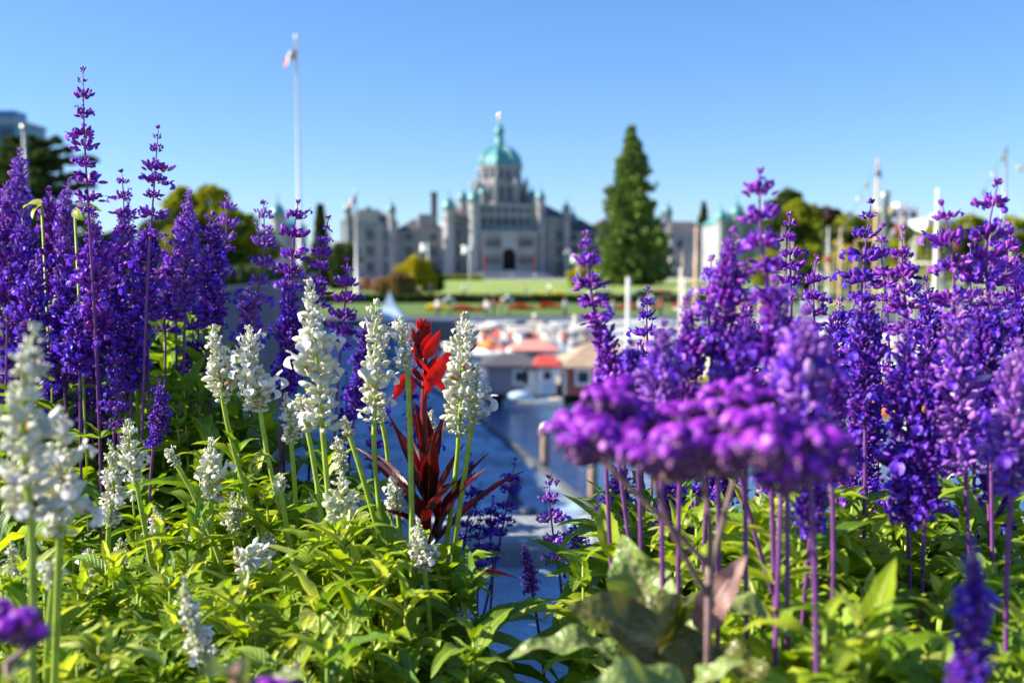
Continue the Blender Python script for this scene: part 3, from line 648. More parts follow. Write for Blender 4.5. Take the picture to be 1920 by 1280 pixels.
# cedar with flat tiers of branches
def cedar():
    D = 120.0; base = at(60, D, 6.3); S = MPP(D); o = thing('cedar_tree', 'dark cedar with flat spreading branch tiers behind the tallest violet spikes', 'tree', base)
    r = np.random.default_rng(4); top = P(60, 262, D)[2] - base[2]
    tb = MB(); cb = MB(); tb.tube([(0, 0, -0.5), (0.2, 0, top*0.5), (0.1, 0, top*0.96)], [0.55, 0.4, 0.1], 'bark', 9)
    for (py, x0, x1) in [(268,-40,60),(285,-60,80),(300,-70,122),(318,-80,60),(335,-60,110),(352,-90,120),(372,-90,60),(392,-80,110),(420,-90,120),(450,-90,100),(480,-80,90)]:
        z = P(60, py, D)[2] - base[2]
        for sx, ex in ((-1, x0), (1, x1)):
            L = abs(ex)*S; n = int(260)
            for k in range(3):
                a = (0 if sx > 0 else math.pi) + (k-1)*1.0 + r.uniform(-.2, .2); Lk = L*(1 if k == 1 else 0.75)
                e = np.array([math.cos(a)*Lk, math.sin(a)*Lk, z + r.uniform(-.2, .6)]); tb.tube([(0, 0, z-0.8), e*0.5 + np.array([0, 0, z*0.5-0.2]), e], [0.16, 0.1, 0.03], 'bark', 5)
                t = r.uniform(0.15, 1, n); lat = r.normal(size=n)*0.32*(1.2-t)*L*0.5
                p = np.stack([math.cos(a)*Lk*t - math.sin(a)*lat, math.sin(a)*Lk*t + math.cos(a)*lat, z + 0.15*np.sin(t*9) + r.normal(size=n)*0.16 + 0.1], 1)
                cb.stamp(clump_t('tree_dark'), p, np.array([0.1, 0, 1.0]) + 0.5*r.normal(size=(n, 3)), np.array([1.0, 0, 0]), r.uniform(.3, .6, n))
    tb.build('trunk', o); cb.build('crown', o)
cedar()
tree('broad_tree', 'large round yellow green tree behind the violet spikes, beside the flagpole', 'tree', at(380, 150, 6.2),
     [(-4, 0, 5.5, 4.4, .9), (1, 1, 8.5, 4.4, .85), (4.5, -1, 6, 4.2, .9), (0, -2, 4, 4.5, .9), (8, 0, 3.2, 3.4, .9), (-7, 1, 2.6, 3.4, .9), (5, 0, 1.5, 4, .8), (-3, 0, 10, 2.6, .8)], 'tree_yellow', 0.75, m2='tree_dark', seed=2)
tree('broad_tree', 'pale green round tree low behind the second tallest violet spike', 'tree', at(300, 130, 6.2), [(-1, 0, 2.2, 2.8, .9), (2, 0, 3.2, 2.6, .9), (5, 0, 1.2, 2.6, .9)], 'tree_yellow', 0.6, seed=3)
tree('broad_tree', 'dark tree filling in below the cedar and the blue tower', 'tree', at(120, 140, 6.0), [(-4, 0, 3, 4, .9), (2, 0, 4, 4, .9), (7, 0, 2.6, 3.6, .9), (-9, 0, 4, 3.6, .9)], 'tree_dark', 0.7, seed=4)
tree('broad_tree', 'dark green trees edge beside the small conifer in front of the stone wing', 'tree', at(625, 180), [(0, 0, 4, 3.6, 1.1), (-4, 0, 3, 3.2, 1), (2.6, 0, 6.2, 2.2, 1)], 'tree_dark', 0.7, seed=5)
for i, (px, D, pyt, wp, m, m2, lab) in enumerate([
  (1492, 210, 372, 52, 'tree_yellow', 'tree_dark', 'yellow green tree between the annex and the string of signal flags'),
  (1548, 215, 385, 34, 'tree_copper', None, 'copper brown leaved tree behind the string of signal flags'),
  (1590, 200, 398, 44, 'tree_yellow', 'tree_dark', 'green tree behind the flag dressed mast'),
  (1640, 240, 392, 34, 'tree_dark', 'tree_yellow', 'dark tree between the flag dressed mast and the short dark stack'),
  (1702, 190, 425, 46, 'tree_dark', 'tree_yellow', 'dark tree in front of the white apartment block'),
  (1755, 170, 418, 40, 'tree_yellow', None, 'bright yellow green tree by the white mast'),
  (1815, 190, 400, 42, 'tree_yellow', 'tree_dark', 'yellow green tree behind the string of flags by the tall grey mast'),
  (1893, 170, 402, 52, 'tree_yellow', 'tree_dark', 'yellow green tree at the picture edge beyond the tall grey mast'),
  (1475, 260, 352, 34, 'tree_dark', None, 'dark treetop rising behind the yellow green tree next to the annex')]):
    S = MPP(D); base = at(px, D); hz = P(px, pyt, D)[2] - base[2]; w = wp*S
    tree('broad_tree', lab, 'tree', base, [(-w*.45, 0, hz-w*1.0, w*.62, .9), (w*.4, 0, hz-w*.9, w*.6, .95), (0, 0, hz-w*.62, w*.62, .95), (-w*.5, 0, hz*0.45, w*.65, 1), (w*.5, 0, hz*0.42, w*.7, 1), (0, -w*.3, hz*.3, w*.7, .9), (0, w*.2, hz*.6, w*.7, .9)], m, 0.8, m2=m2, seed=20+i)
for px, pyc, D, hw, hh, m, nm, lab in [
  (782, 510, 150, 34, 32, 'shrub_gold', 'round_shrub', 'round golden green bush at the corner of the lawn'),
  (745, 534, 148, 36, 26, 'shrub_bronze', 'round_shrub', 'olive bronze bush spreading beside the golden one'),
  (812, 520, 152, 18, 20, 'tree_dark', 'round_shrub', 'dark green bush in the shade of the golden one'),
  (715, 532, 158, 20, 14, 'shrub_pink', 'round_shrub', 'dusty pink leaved bush beside the olive bronze one'),
  (688, 532, 160, 18, 12, 'shrub_pink', 'round_shrub', 'dusty pink bush nearest the second flagpole'),
  (1086, 518, 190, 18, 20, 'shrub_gold', 'round_shrub', 'golden bush at the foot of the great conifer'),
  (1585, 495, 130, 26, 34, 'shrub_gold', 'round_shrub', 'bright yellow shrub between the strings of flags and the mast'),
  (1445, 500, 160, 34, 30, 'tree_yellow', 'round_shrub', 'yellow green shrub under the annex behind the magenta spike'),
  (1500, 520, 140, 40, 30, 'tree_dark', 'round_shrub', 'dark green shrub low behind the boats at the string of flags')]:
    S = MPP(D); c = P(px, pyc, D); base = (c[0], D, gz(D)); hz = max(0.5, c[2] - gz(D))
    tree(nm, lab, 'shrub', base, [(-hw*S*.4, 0, hz, hh*S*.75, 1), (hw*S*.4, 0, hz*.9, hh*S*.72, 1), (0, -.4, hz*1.1, hh*S*.85, 1), (-hw*S*.6, 0, hz*.5, hh*S*.5, 1), (hw*S*.6, 0, hz*.5, hh*S*.5, 1)], m, 0.35, trunk=0.12, seed=40)
# flower beds along the quay and lawn
for px0, px1, D, m, lab in [(845, 905, 104, 'bloom_red', 'long bed of deep red flowers on the grass bank'), (950, 1000, 106, 'bloom_red', 'short bed of red flowers on the bank in front of the lawn'), (1010, 1050, 108, 'bloom_red', 'bed of red flowers on the bank below the yellow bed'),
    (1150, 1230, 106, 'bloom_red', 'bed of red flowers on the bank under the great conifer'), (1010, 1072, 146, 'bloom_yellow', 'bed of bright yellow flowers at the lawn corner'), (1260, 1300, 108, 'bloom_red', 'bed of red flowers beside the cream mast'), (715, 790, 152, 'bloom_red', 'thin bed of orange red flowers at the lawn top corner'), (800, 840, 105, 'bloom_yellow', 'small bed of yellow flowers on the bank under the golden bush'), (1395, 1450, 106, 'bloom_red', 'bed of red flowers behind the mast side boats')]:
    S = MPP(D); a = P(px0, 500, D)[0]; c = P(px1, 500, D)[0]; r = np.random.default_rng(px0); n = int((c-a)*60)
    b = MB(); z = gz(D); X_ = r.uniform(a, c, n); Y_ = D + r.uniform(-1.2, 1.2, n)
    b.stamp(clump_t(m), np.stack([X_, Y_, z + 0.15 + r.uniform(0, 0.45, n)*(0.6+0.4*np.sin(X_*2.1))], 1), np.array([0, -0.3, 1.0]) + 0.5*r.normal(size=(n, 3)), np.array([1.0, 0, 0]), r.uniform(.14, .34, n))
    b.stamp(clump_t('tree_yellow'), np.stack([X_[::2], Y_[::2], z + 0.12 + 0*X_[::2]], 1), np.array([0, 0, 1.0]) + 0.4*r.normal(size=(len(X_[::2]), 3)), np.array([1.0, 0, 0]), 0.35)
    tag(b.build('flower_bed'), lab, 'flower bed')
b = MB(); r = np.random.default_rng(77); n = 6000; X_ = r.uniform(-42, 60, n); b.stamp(clump_t('tree_dark'), np.stack([X_, 117.6 + r.uniform(-.4, .4, n), gz(117) + r.uniform(0, 0.95, n)], 1), r.normal(size=(n, 3)), np.array([0, 0.1, 1.0]), r.uniform(.3, .6, n))
tag(b.build('hedge'), 'long dark clipped hedge between the flowered bank and the road', 'hedge')
b = MB(); n = 2600; X_ = r.uniform(-34, -8, n); b.stamp(clump_t('tree_yellow'), np.stack([X_, 276 + r.uniform(-.8, .8, n), gz(276) + r.uniform(0, 1.2, n)], 1), r.normal(size=(n, 3)), np.array([0, 0.1, 1.0]), r.uniform(.5, .9, n))
tag(b.build('hedge'), 'low yellow green hedge along the top of the lawn before the steps', 'hedge')

# ------------------------------------------------------------------ poles, masts, piles
def flagpole(label, px, D, pyt, z0, rad, flag):
    c = P(px, pyt, D); o = thing('flagpole', label, 'flagpole', (c[0], D, z0)); h = c[2]-z0
    b = MB(); b.lathe((0, 0, 0), [(rad*2.2, 0), (rad*2.2, 0.5), (rad*1.2, 0.6), (rad*0.7, h), (rad*1.3, h+0.05), (rad*1.3, h+0.25), (0.02, h+0.4)], 'white_paint', 12); b.build('pole', o)
    if flag:
        b = MB(); w, hh = flag
        pts = lambda u, v: (-u*w, 0.18*w*math.sin(u*7 + v*2), h - 0.6 - (1-v)*hh - 0.45*u*w + 0.15*math.sin(u*5))
        nu, nv = 13, 5
        V = np.array([pts(i/(nu-1), j/(nv-1)) for j in range(nv) for i in range(nu)])
        for c0, c1, m in ((0, 3, 'red_paint'), (3, 9, 'white_paint'), (9, 12, 'red_paint')):
            b.add(V, [(j*nu+i, j*nu+i+1, (j+1)*nu+i+1, (j+1)*nu+i) for j in range(nv-1) for i in range(c0, c1)], m)
        u = 0.5; q = np.array(pts(0.5, 0.5)); b.box(q + np.array([0, -0.06, 0]), (0.18*w, 0.02, 0.36*hh), 'red_paint')
        fl = b.build('flag', o); s_ = fl.modifiers.new('s', 'SOLIDIFY'); s_.thickness = 0.01
flagpole('very tall white flagpole with a small limp red and white flag', 556, 62, 76, 6.35, 0.10, (0.8, 0.6))
flagpole('shorter white flagpole in front of the stone wing, faded pink flag', 667, 140, 362, 2.75, 0.19, (1.2, 0.8))
def flag_on_staff(label, px, D, pyt, fm, h=5.5):
    c = P(px, pyt, D); z0 = gz(D); o = thing('banner_pole', label, 'banner pole', (c[0], D, z0)); h = c[2]-z0
    b = MB(); b.tube([(0, 0, 0), (0, 0, h)], 0.09, 'white_paint', 8); b.build('pole', o)
    b = MB(); b.add(np.array([(-1.3 + 0.1*math.sin(j), 0.15*math.sin(j*1.3), h - 0.1 - 0.35*j) for j in range(5)] + [(0, 0, h - 0.05 - 0.35*j) for j in range(5)]), [(j, 5+j, 6+j, j+1) for j in range(4)], fm)
    f = b.build('flag', o); f.modifiers.new('s', 'SOLIDIFY').thickness = 0.02
for px, D, py, m, lab in [(802, 170, 456, 'white_paint', 'white flag on a short staff above the golden bush'), (880, 172, 460, 'white_paint', 'white flag on a staff before the sunlit tower'), (1084, 180, 478, 'white_paint', 'pale flag on a staff beside the great conifer')]: flag_on_staff(lab, px, D, py, m)
def pile(label, px, pyt, D, rad, m='wood_pile', zb=-1.0, cap=True):
    c = P(px, pyt, D); b = MB(); h = c[2]-zb
    b.lathe((0, 0, 0), [(rad*1.05, 0), (rad, h*0.4), (rad*0.97, h*0.8), (rad*0.95, h-0.06), (rad*0.8, h), (0.02, h+0.01)], m, 12)
    o = b.build('mooring_pile'); o.location = (c[0], D, zb)
    tag(o, label, 'mooring pile', 'wooden mooring piles')
    if cap:
        k = MB(); k.lathe((0, 0, h), [(rad*1.06, -0.12), (rad*1.06, 0.03), (rad*0.2, 0.12)], 'white_paint', 12); k.build('cap', o)
pile('wooden mooring pile in open water, standing between the white sage and the heliotrope', 1022, 800, 28.5, 0.13)
pile('wooden mooring pile just under the heliotrope edge', 1112, 862, 24.5, 0.125)
pile('tall white pile with a round top, in front of the great conifer', 1178, 520, 66, 0.14, 'white_paint', cap=False)
pile('grey pile beside the red kiosk on the quay', 1078, 590, 82, 0.15, 'cream_paint', cap=False)
pile('pale pile rising near the cream mast', 1277, 502, 70, 0.11, 'cream_paint', cap=False)
pile('weathered pile in the water below the grey boathouse', 1094, 765, 42, 0.15)
pile('dark pile near the seawall behind the pale awning', 1003, 590, 86, 0.2)
def bollard(px, py):
    c = PZ(px, py, 1.5); b = MB(); b.lathe((0, 0, 0), [(0.24, 0), (0.2, 0.08), (0.13, 0.15), (0.12, 0.42), (0.22, 0.5), (0.22, 0.6), (0.1, 0.68)], 'navy', 14)
    return b.build('mooring_bollard'), c
for px, py, lab in ((965, 945, 'dark iron bollard on the shaded walkway behind the small violet spikes'), (990, 1010, 'second iron bollard on the walkway, closer to the ledge')):
    o, c = bollard(px, py); o.location = c; tag(o, lab, 'bollard', 'iron bollards on the walkway')

# ------------------------------------------------------------------ boats
def hull(b, L, Wd, H_, m, m2, z0=-0.25):
    st = [(-0.5, .78, 0), (-0.3, .95, 0), (0.0, 1.0, 0), (0.25, .8, .06), (0.42, .38, .16), (0.5, .03, .24)]
    V = []; 
    for x, w, rise in st:
        zt = z0 + H_*(1+rise)
        V += [(x*L, -w*Wd/2, zt), (x*L, -w*Wd*0.42, z0 + H_*0.35), (x*L*0.96, 0, z0 - 0.1), (x*L, w*Wd*0.42, z0 + H_*0.35), (x*L, w*Wd/2, zt)]
    V = np.array(V); n = len(st)
    F = [(i*5+j, (i+1)*5+j, (i+1)*5+j+1, i*5+j+1) for i in range(n-1) for j in range(4)]
    b.add(V, F + [(0, 1, 2, 3, 4)], m)
    V2 = V.copy(); V2[:, 2] -= 0.02
    b.add(V2, [(i*5, i*5+4, (i+1)*5+4, (i+1)*5) for i in range(n-1)], m2)
    b.tube([V[i*5] for i in range(n)], 0.05, m2, 5); b.tube([V[i*5+4] for i in range(n)], 0.05, m2, 5)
def boat(label, px, py, L, rz, kind='motor', hm='white_paint', cm='white_paint', cover=None, mast=None, D=None, mm='white_paint', flags=False, mr=0.09, stays=True, low=False):
    """py: the waterline"""
    if py < 648: py = 648 + (648-py)*0.6                  # everything floats on this side of the seawall
    c = PZ(px, py, 0.0) if D is None else P(px, 500, D)
    Db = c[1]; o = thing('sailboat' if mast else 'motorboat', label, 'boat', (c[0], c[1], 0), rz, group='boats moored in the harbour')
    Wd = L*0.31; H_ = 0.35 + L*0.075
    b = MB(); hull(b, L, Wd, H_, hm, 'cream_paint'); b.build('hull', o)
    b = MB(); b.box((-0.03*L, 0, -0.08 + 0.02), (0.92*L, Wd*0.86, 0.10), 'navy'); b.build('waterline_stripe', o, smooth=False)
    zt = H_-0.25
    b = MB()
    if mast: b.box((0.04*L, 0, zt+0.22), (0.42*L, Wd*0.5, 0.5), cm); b.box((0.18*L, 0, zt+0.15), (0.2*L, Wd*0.42, 0.36), cm)
    elif low: b.box((0.1*L, 0, zt+0.12), (0.3*L, Wd*0.5, 0.3), cm)
    else: b.box((0.05*L, 0, zt+0.45), (0.42*L, Wd*0.66, 1.0), cm); b.box((-0.02*L, 0, zt+1.15), (0.26*L, Wd*0.6, 0.75), cm); b.box((-0.04*L, 0, zt+1.58), (0.34*L, Wd*0.68, 0.08), cm)
    cb = b.build('cabin', o, smooth=False)
    w = MB(); hh = zt + (0.25 if mast or low else 1.2)
    w.box((0.02*L if not low else .12*L, 0, hh), (0.22*L if not mast else .34*L, Wd*(0.615 if not mast and not low else 0.51), 0.4 if not mast and not low else 0.12), 'glass_dark'); 
    if not mast and not low: w.box((0.111*L, 0, zt+1.2), (0.02*L, Wd*0.5, 0.5), 'glass_dark')
    w.build('window', cb, smooth=False)
    if cover:
        v = MB(); v.lathe((-0.22*L, 0, zt+0.1), [(0.24*L, 0), (0.23*L, 0.15), (0.15*L, 0.34), (0.03*L, 0.42)], cover, 12, sy=0.55); v.build('canvas_cover', o)
    if mast:
        ztop = P(px, mast, Db)[2]; x = 0.08*L
        m_ = MB(); m_.tube([(x, 0, zt), (x, 0, ztop*0.6), (x, 0, ztop)], [mr, mr*0.9, mr*0.6], mm, 8); m_.box((x, 0, ztop*0.62), (0.08, Wd*0.7, 0.07), mm); mo = m_.build('mast', o)
        if stays:
            r_ = MB(); rr = 0.012
            for e in ((0.5*L, 0, zt+.3), (-0.5*L, 0, zt+.1), (x, Wd*.48, zt), (x, -Wd*.48, zt)): r_.tube([e, (x, 0, ztop*0.985)], rr, 'metal_grey', 4)
            r_.build('rigging', mo)
        bo = MB(); bo.tube([(x, 0, zt+0.9), (-0.4*L, 0, zt+1.0)], 0.06, mm, 6); bo.tube([(x-0.1, 0, zt+1.05), (-0.15*L, 0, zt+1.16), (-0.38*L, 0, zt+1.1)], [0.12, 0.17, 0.09], cover or 'sky_canvas', 8); bo.build('boom', o)
        if flags:
            cols = ['white_paint', 'yellow', 'white_paint', 'sky_canvas', 'orange', 'white_paint', 'red_paint', 'yellow', 'cream_paint', 'blue_canvas']
            top = np.array([x, 0, ztop*0.98])
            for (e, N) in flags:
                e = np.array(e, float)
                ln = MB(); ln.tube([e, top], 0.012, 'metal_grey', 4); ln.build('flag_line', mo)
                for i in range(N):
                    q = e + (top-e)*((i+0.6)/N); f = MB(); s_ = 0.26 if i % 3 else 0.34
                    a = 0.7*math.sin(i*1.7); dx = np.array([math.cos(a), math.sin(a), 0])*s_
                    f.add(np.array([q-dx*.5, q+dx*.5, q+dx*.5-[0, 0, s_*1.5], q-dx*.5-[0, 0.05, s_*1.5]]), [(0, 1, 2, 3)], cols[i % 10]); ff = f.build('signal_flag', mo); ff.modifiers.new('s', 'SOLIDIFY').thickness = 0.008
    return o
boat('low boat under a pale blue canvas cover beside the grey boathouse', 1000, 764, 3.0, 0.1, hm='white_paint', cm='sky_canvas', cover='sky_canvas', low=True)
BOATS = [
 ('cream hulled sailboat with the tall cream wooden mast in front of the annex', 1300, 690, 9, 0.3, dict(mast=425, mm='wood_mast', mr=0.14, cover='cream_paint')),
 ('sailboat with a thin white mast leaning stay beside the cream mast', 1270, 676, 8, -0.2, dict(mast=520, cover='blue_canvas')),
 ('classic sailboat dressed with signal flags, brown mast', 1612, 690, 13, 0.25, dict(mast=296, mm='wood_mast', mr=0.12, flags=[((-7.5, 0, 1.2), 13), ((7, 0, 1.6), 10)], cover='cream_paint')),
 ('sailboat with the thick plain white mast', 1745, 720, 9, 0.1, dict(mast=352, mr=0.12, cover='blue_canvas')),
 ('large sailboat with the tall grey mast and flag strings to both sides', 1845, 700, 14, 0.2, dict(mast=268, mm='metal_grey', mr=0.13, flags=[((-7.6, 0, 1.2), 12), ((9.5, 0, 8.0), 9)], cover='cream_paint')),
 ('white sailboat with short mast moored by the great conifer reflection', 1208, 655, 7, 0.0, dict(mast=560, cover='sky_canvas')),
 ('sailboat with pinkish brown mast between the flagged boats', 1668, 664, 8, -0.3, dict(mast=400, mm='wood_mast', cover='orange')),
 ('sailboat with slim white mast behind the violet spikes at the annex', 1480, 650, 8, 0.3, dict(mast=470, cover='sky_canvas')),
 ('sailboat with pale mast and orange sail cover near the white mast', 1715, 650, 8, 0.5, dict(mast=440, mm='cream_paint', cover='orange')),
 ('white motorboat with flying deck below the tall white pile', 1190, 640, 8, 0.15, dict()),
 ('white motorboat with red striped canvas beside the red kiosk', 1225, 720, 6, -0.2, dict(cover='red_paint')),
 ('white motorboat with pale blue canvas in the middle of the marina', 1300, 640, 7, 0.1, dict(cover='sky_canvas')),
 ('cream cabin cruiser near the cream mast foot', 1340, 720, 8, 0.2, dict(cm='cream_paint')),
 ('white motorboat with orange fender cover low over the heliotrope', 1210, 760, 6, 0.4, dict(cover='orange')),
 ('long white yacht moored along the mast side pier', 1560, 620, 12, 0.05, dict()),
 ('white motorboat with blue canvas behind the magenta violet spikes', 1420, 620, 7, 0.3, dict(cover='blue_canvas')),
 ('white cruiser glimpsed through the violet spikes by the white mast', 1670, 740, 8, -0.15, dict()),
 ('cream motorboat with orange canvas between thick dark spikes', 1640, 790, 6, 0.3, dict(cm='cream_paint', cover='orange')),
 ('white launch near the picture edge under the tall grey mast', 1880, 740, 8, 0.2, dict(cover='red_paint')),
 ('white yacht far along the seawall under the bronze shrub side', 1130, 625, 8, 0.1, dict()),
 ('small green hulled dinghy by the cream mast', 1345, 660, 4, 0.5, dict(hm='green_paint', cover='yellow')),
 ('white motorboat with yellow canvas low beside the white mast', 1748, 770, 5, 0.4, dict(cover='yellow')),
 ('cream cruiser with white roof among the heliotrope tops', 1420, 730, 8, -0.3, dict(cm='cream_paint')),
 ('white cabin boat under the string of signal flags', 1520, 700, 8, 0.5, dict()),
 ('small white rowing launch beside the tent', 700, 640, 5, 0.3, dict(cover='orange')),
 ('white motorboat with a dark red hull moored before the tent', 660, 665, 5, 0.2, dict(hm='red_paint')),
 ('white launch moored at the seawall under the red flower bed', 930, 640, 6, 0.05, dict()),
 ('pale blue boat moored by the walkway beyond the white spikes', 760, 660, 6, 0.4, dict(hm='sky_canvas', cover='blue_canvas')),
]
for lab, px, py, L, rz, kw in BOATS: boat(lab, px, py, L*1.1, rz + (1.0 if 'flag' not in lab else 0.2), **kw)
# the rest of the marina: smaller craft between the named ones
MORE = [(905,628,5,None),(950,615,5,'blue_canvas'),(985,610,6,None),(1025,618,5,None),(1065,612,6,'sky_canvas'),(1100,625,6,None),(1130,650,6,None),(1160,665,5,'red_paint'),(1090,655,5,None),(1240,690,6,None),(1270,655,6,None),(1420,700,7,None),(1550,660,8,None),(1610,720,7,'cream_paint'),(1680,690,8,None),(1760,690,8,'cream_paint'),(1850,650,8,None),(1230,790,5,None),(1330,800,6,'orange'),(1560,800,7,None),(1690,800,6,'cream_paint'),(1900,790,8,None),(1155,610,6,'blue_canvas'),(1250,618,7,None),(1320,612,7,'sky_canvas'),(1380,640,8,None),(1460,612,8,'blue_canvas'),(1500,640,8,None),(1590,640,8,'red_paint'),(1640,622,9,None),(1700,615,8,'cream_paint'),(1760,630,9,None),(1820,620,8,'blue_canvas'),(1890,640,9,None),
 (1370,680,8,'cream_paint'),(1440,670,8,None),(1530,740,8,'sky_canvas'),(1590,760,8,None),(1700,700,8,'orange'),(1790,740,8,None),(1830,780,8,'cream_paint'),(1900,690,9,'sky_canvas'),(1260,740,7,None),(1370,770,7,'yellow'),(1480,790,8,None),(1170,690,6,None)]
SEEN = ['seen behind the boathouse roof','seen over the brown kiosk roof','seen beside the cream mast','seen through violet spikes under the annex','seen beside the flag dressed mast','seen low beside the white mast','seen by the tall grey mast']
for i, (px, py, L, cv) in enumerate(MORE):
    mast = [None, 500, 450, 470, 540, 425, None][i % 7] if px > 1260 else None
    boat('white %s %s, %s' % ('sailboat' if mast else 'motorboat', ('with %s canvas' % {'blue_canvas': 'blue', 'sky_canvas': 'pale blue', 'red_paint': 'red', 'cream_paint': 'cream', 'orange': 'orange', 'yellow': 'yellow'}[cv]) if cv else 'without canvas', SEEN[0 if px < 1040 else 1 if px < 1260 else 2 if px < 1400 else 3 if px < 1540 else 4 if px < 1680 else 5 if px < 1800 else 6] + ', ' + ['close to the seawall', 'mid basin', 'near the walkway'][0 if py < 635 else 1 if py < 705 else 2]),
         px, py, L, 1.1 + 0.5*math.sin(i*2.3), hm='white_paint' if i % 3 else 'cream_paint', cover=cv, mast=mast, mr=0.065, mm=['white_paint', 'wood_mast', 'cream_paint'][i % 3])
# kayaks drawn up along the middle dock, tenders between the boats
def kayak(px, py, m, lab, L=4.2):
    c = PZ(px, py, 0.0); b = MB(); st = np.linspace(-0.5, 0.5, 11)
    b.tube([(0.02*math.sin(s_*9), s_*L, 0.12 + 0.35*abs(s_)**2.2) for s_ in st], [max(0.02, 0.36*math.cos(s_*math.pi)**0.8) for s_ in st], m, 10)
    o = thing('kayak', lab, 'kayak', (c[0], c[1], 0.5 if 664 < py < 682 else 0.0), random.uniform(0.6, 1.6), group='kayaks by the middle dock')
    b.build('hull', o); q = MB(); q.tube([(0, -0.45, 0.40), (0, 0.35, 0.42)], [0.2, 0.22], 'navy', 10); q.build('cockpit', o)
for px, py, m, lab in [(888,668,'orange','orange kayak at the start of the middle dock'),(905,676,'white_paint','white kayak beside the first orange one'),(922,668,'orange','orange kayak under the orange umbrella'),(942,672,'red_paint','red kayak on the middle dock over the boathouse'),(1048,668,'orange','orange kayak by the end of the pink stall'),(1075,674,'white_paint','white kayak behind the brown kiosk roof'),(1098,668,'red_paint','red kayak behind the loose violet spike'),(1180,676,'orange','orange kayak right of the dense violet spike'),(1212,668,'white_paint','white kayak among the cabin boats'),(1250,674,'orange','orange kayak near the sailboat with the thin white mast')]: kayak(px, py, m, lab)
for i, (px, py, L, cm, cv) in enumerate([(884,652,6,'white_paint',None),(915,657,6,'cream_paint','orange'),(945,651,7,'white_paint','blue_canvas'),(975,660,6,'white_paint','red_paint'),(1005,652,7,'cream_paint',None),(1035,658,6,'white_paint','orange'),(1062,652,7,'white_paint','sky_canvas'),(1085,664,6,'cream_paint','red_paint'),(1112,655,7,'white_paint',None),(1140,662,7,'white_paint','orange'),(1170,652,8,'cream_paint','cream_paint'),(1215,663,7,'white_paint','red_paint'),(1245,653,8,'white_paint',None),(1285,664,7,'cream_paint','orange'),(1355,655,8,'white_paint',None)]):
    boat('%s cabin boat%s lying %s' % ({'white_paint': 'white', 'cream_paint': 'cream'}[cm], ' with %s canvas' % {'orange': 'orange', 'blue_canvas': 'blue', 'red_paint': 'red', 'sky_canvas': 'pale blue', 'cream_paint': 'cream'}[cv] if cv else '',
        ['behind the shaded white spike','above the boathouse eaves','under the red umbrella','behind the pink umbrella','straight above the pink stall','beyond the pink stall end','between stall and brown roof','over the brown kiosk roof','just left of the dense violet spike','just right of the loose violet spike','under the great conifer shadow side','beside the tall white pile','past the tall white pile','close to the pale pile','beside the cream mast'][i]), px, py, L, 0.9 + 0.5*math.sin(i*1.9), cm=cm, cover=cv)
# clipped hedge and shrubs along the top of the causeway wall
b = MB(); r = np.random.default_rng(31); n = 3600; t_ = r.uniform(0, 1, n); cwx = [p[0] for p in CW]; cwy = [p[1] for p in CW]
Y_ = 14 + t_*76; X_ = np.interp(Y_, cwy, cwx) - r.uniform(0.7, 1.7, n)
b.stamp(clump_t('tree_dark'), np.stack([X_, Y_, 6.36 + r.uniform(0, 0.62, n)], 1), r.normal(size=(n, 3)), np.array([0, .1, 1.0]), r.uniform(.15, .34, n))
tag(b.build('hedge'), 'dark hedge along the top of the causeway wall behind the violet spikes', 'hedge')
# ------------------------------------------------------------------ docks, kiosks, tent, umbrellas
def dock(label, x0, y0, x1, y1, w):
    L = math.hypot(x1-x0, y1-y0); b = MB(); a = math.atan2(y1-y0, x1-x0); b.box((0, 0, 0.25), (L, w, 0.5), 'dock_wood'); 
    for i in range(int(L/2.5)): b.box((-L/2 + 2.5*i + 1, -w/2-0.08, 0.3), (0.25, 0.12, 0.7), 'wood_pile')
    o = b.build('floating_dock', smooth=False); o.location = ((x0+x1)/2, (y0+y1)/2, 0); o.rotation_euler[2] = a; tag(o, label, 'dock', 'floating docks')
c1 = PZ(900, 742, 0); c2 = PZ(1215, 742, 0); dock('floating wooden dock carrying the red kiosk and the grey boathouse', c1[0], c1[1]+2.6, c2[0]+3, c2[1]+2.6, 5.0)
c1 = PZ(880, 672, 0); c2 = PZ(1500, 672, 0); dock('long floating dock in the middle of the marina, crowded with people', c1[0], c1[1], c2[0], c2[1], 3)
c1 = PZ(1120, 651, 0); c2 = PZ(1950, 651, 0); dock('floating dock farthest out along the seawall', c1[0], c1[1], c2[0], c2[1], 2.4)
c1 = PZ(1400, 700, 0); c2 = PZ(1990, 700, 0); dock('floating dock where the flag dressed boats lie', c1[0], c1[1], c2[0], c2[1], 2.4)
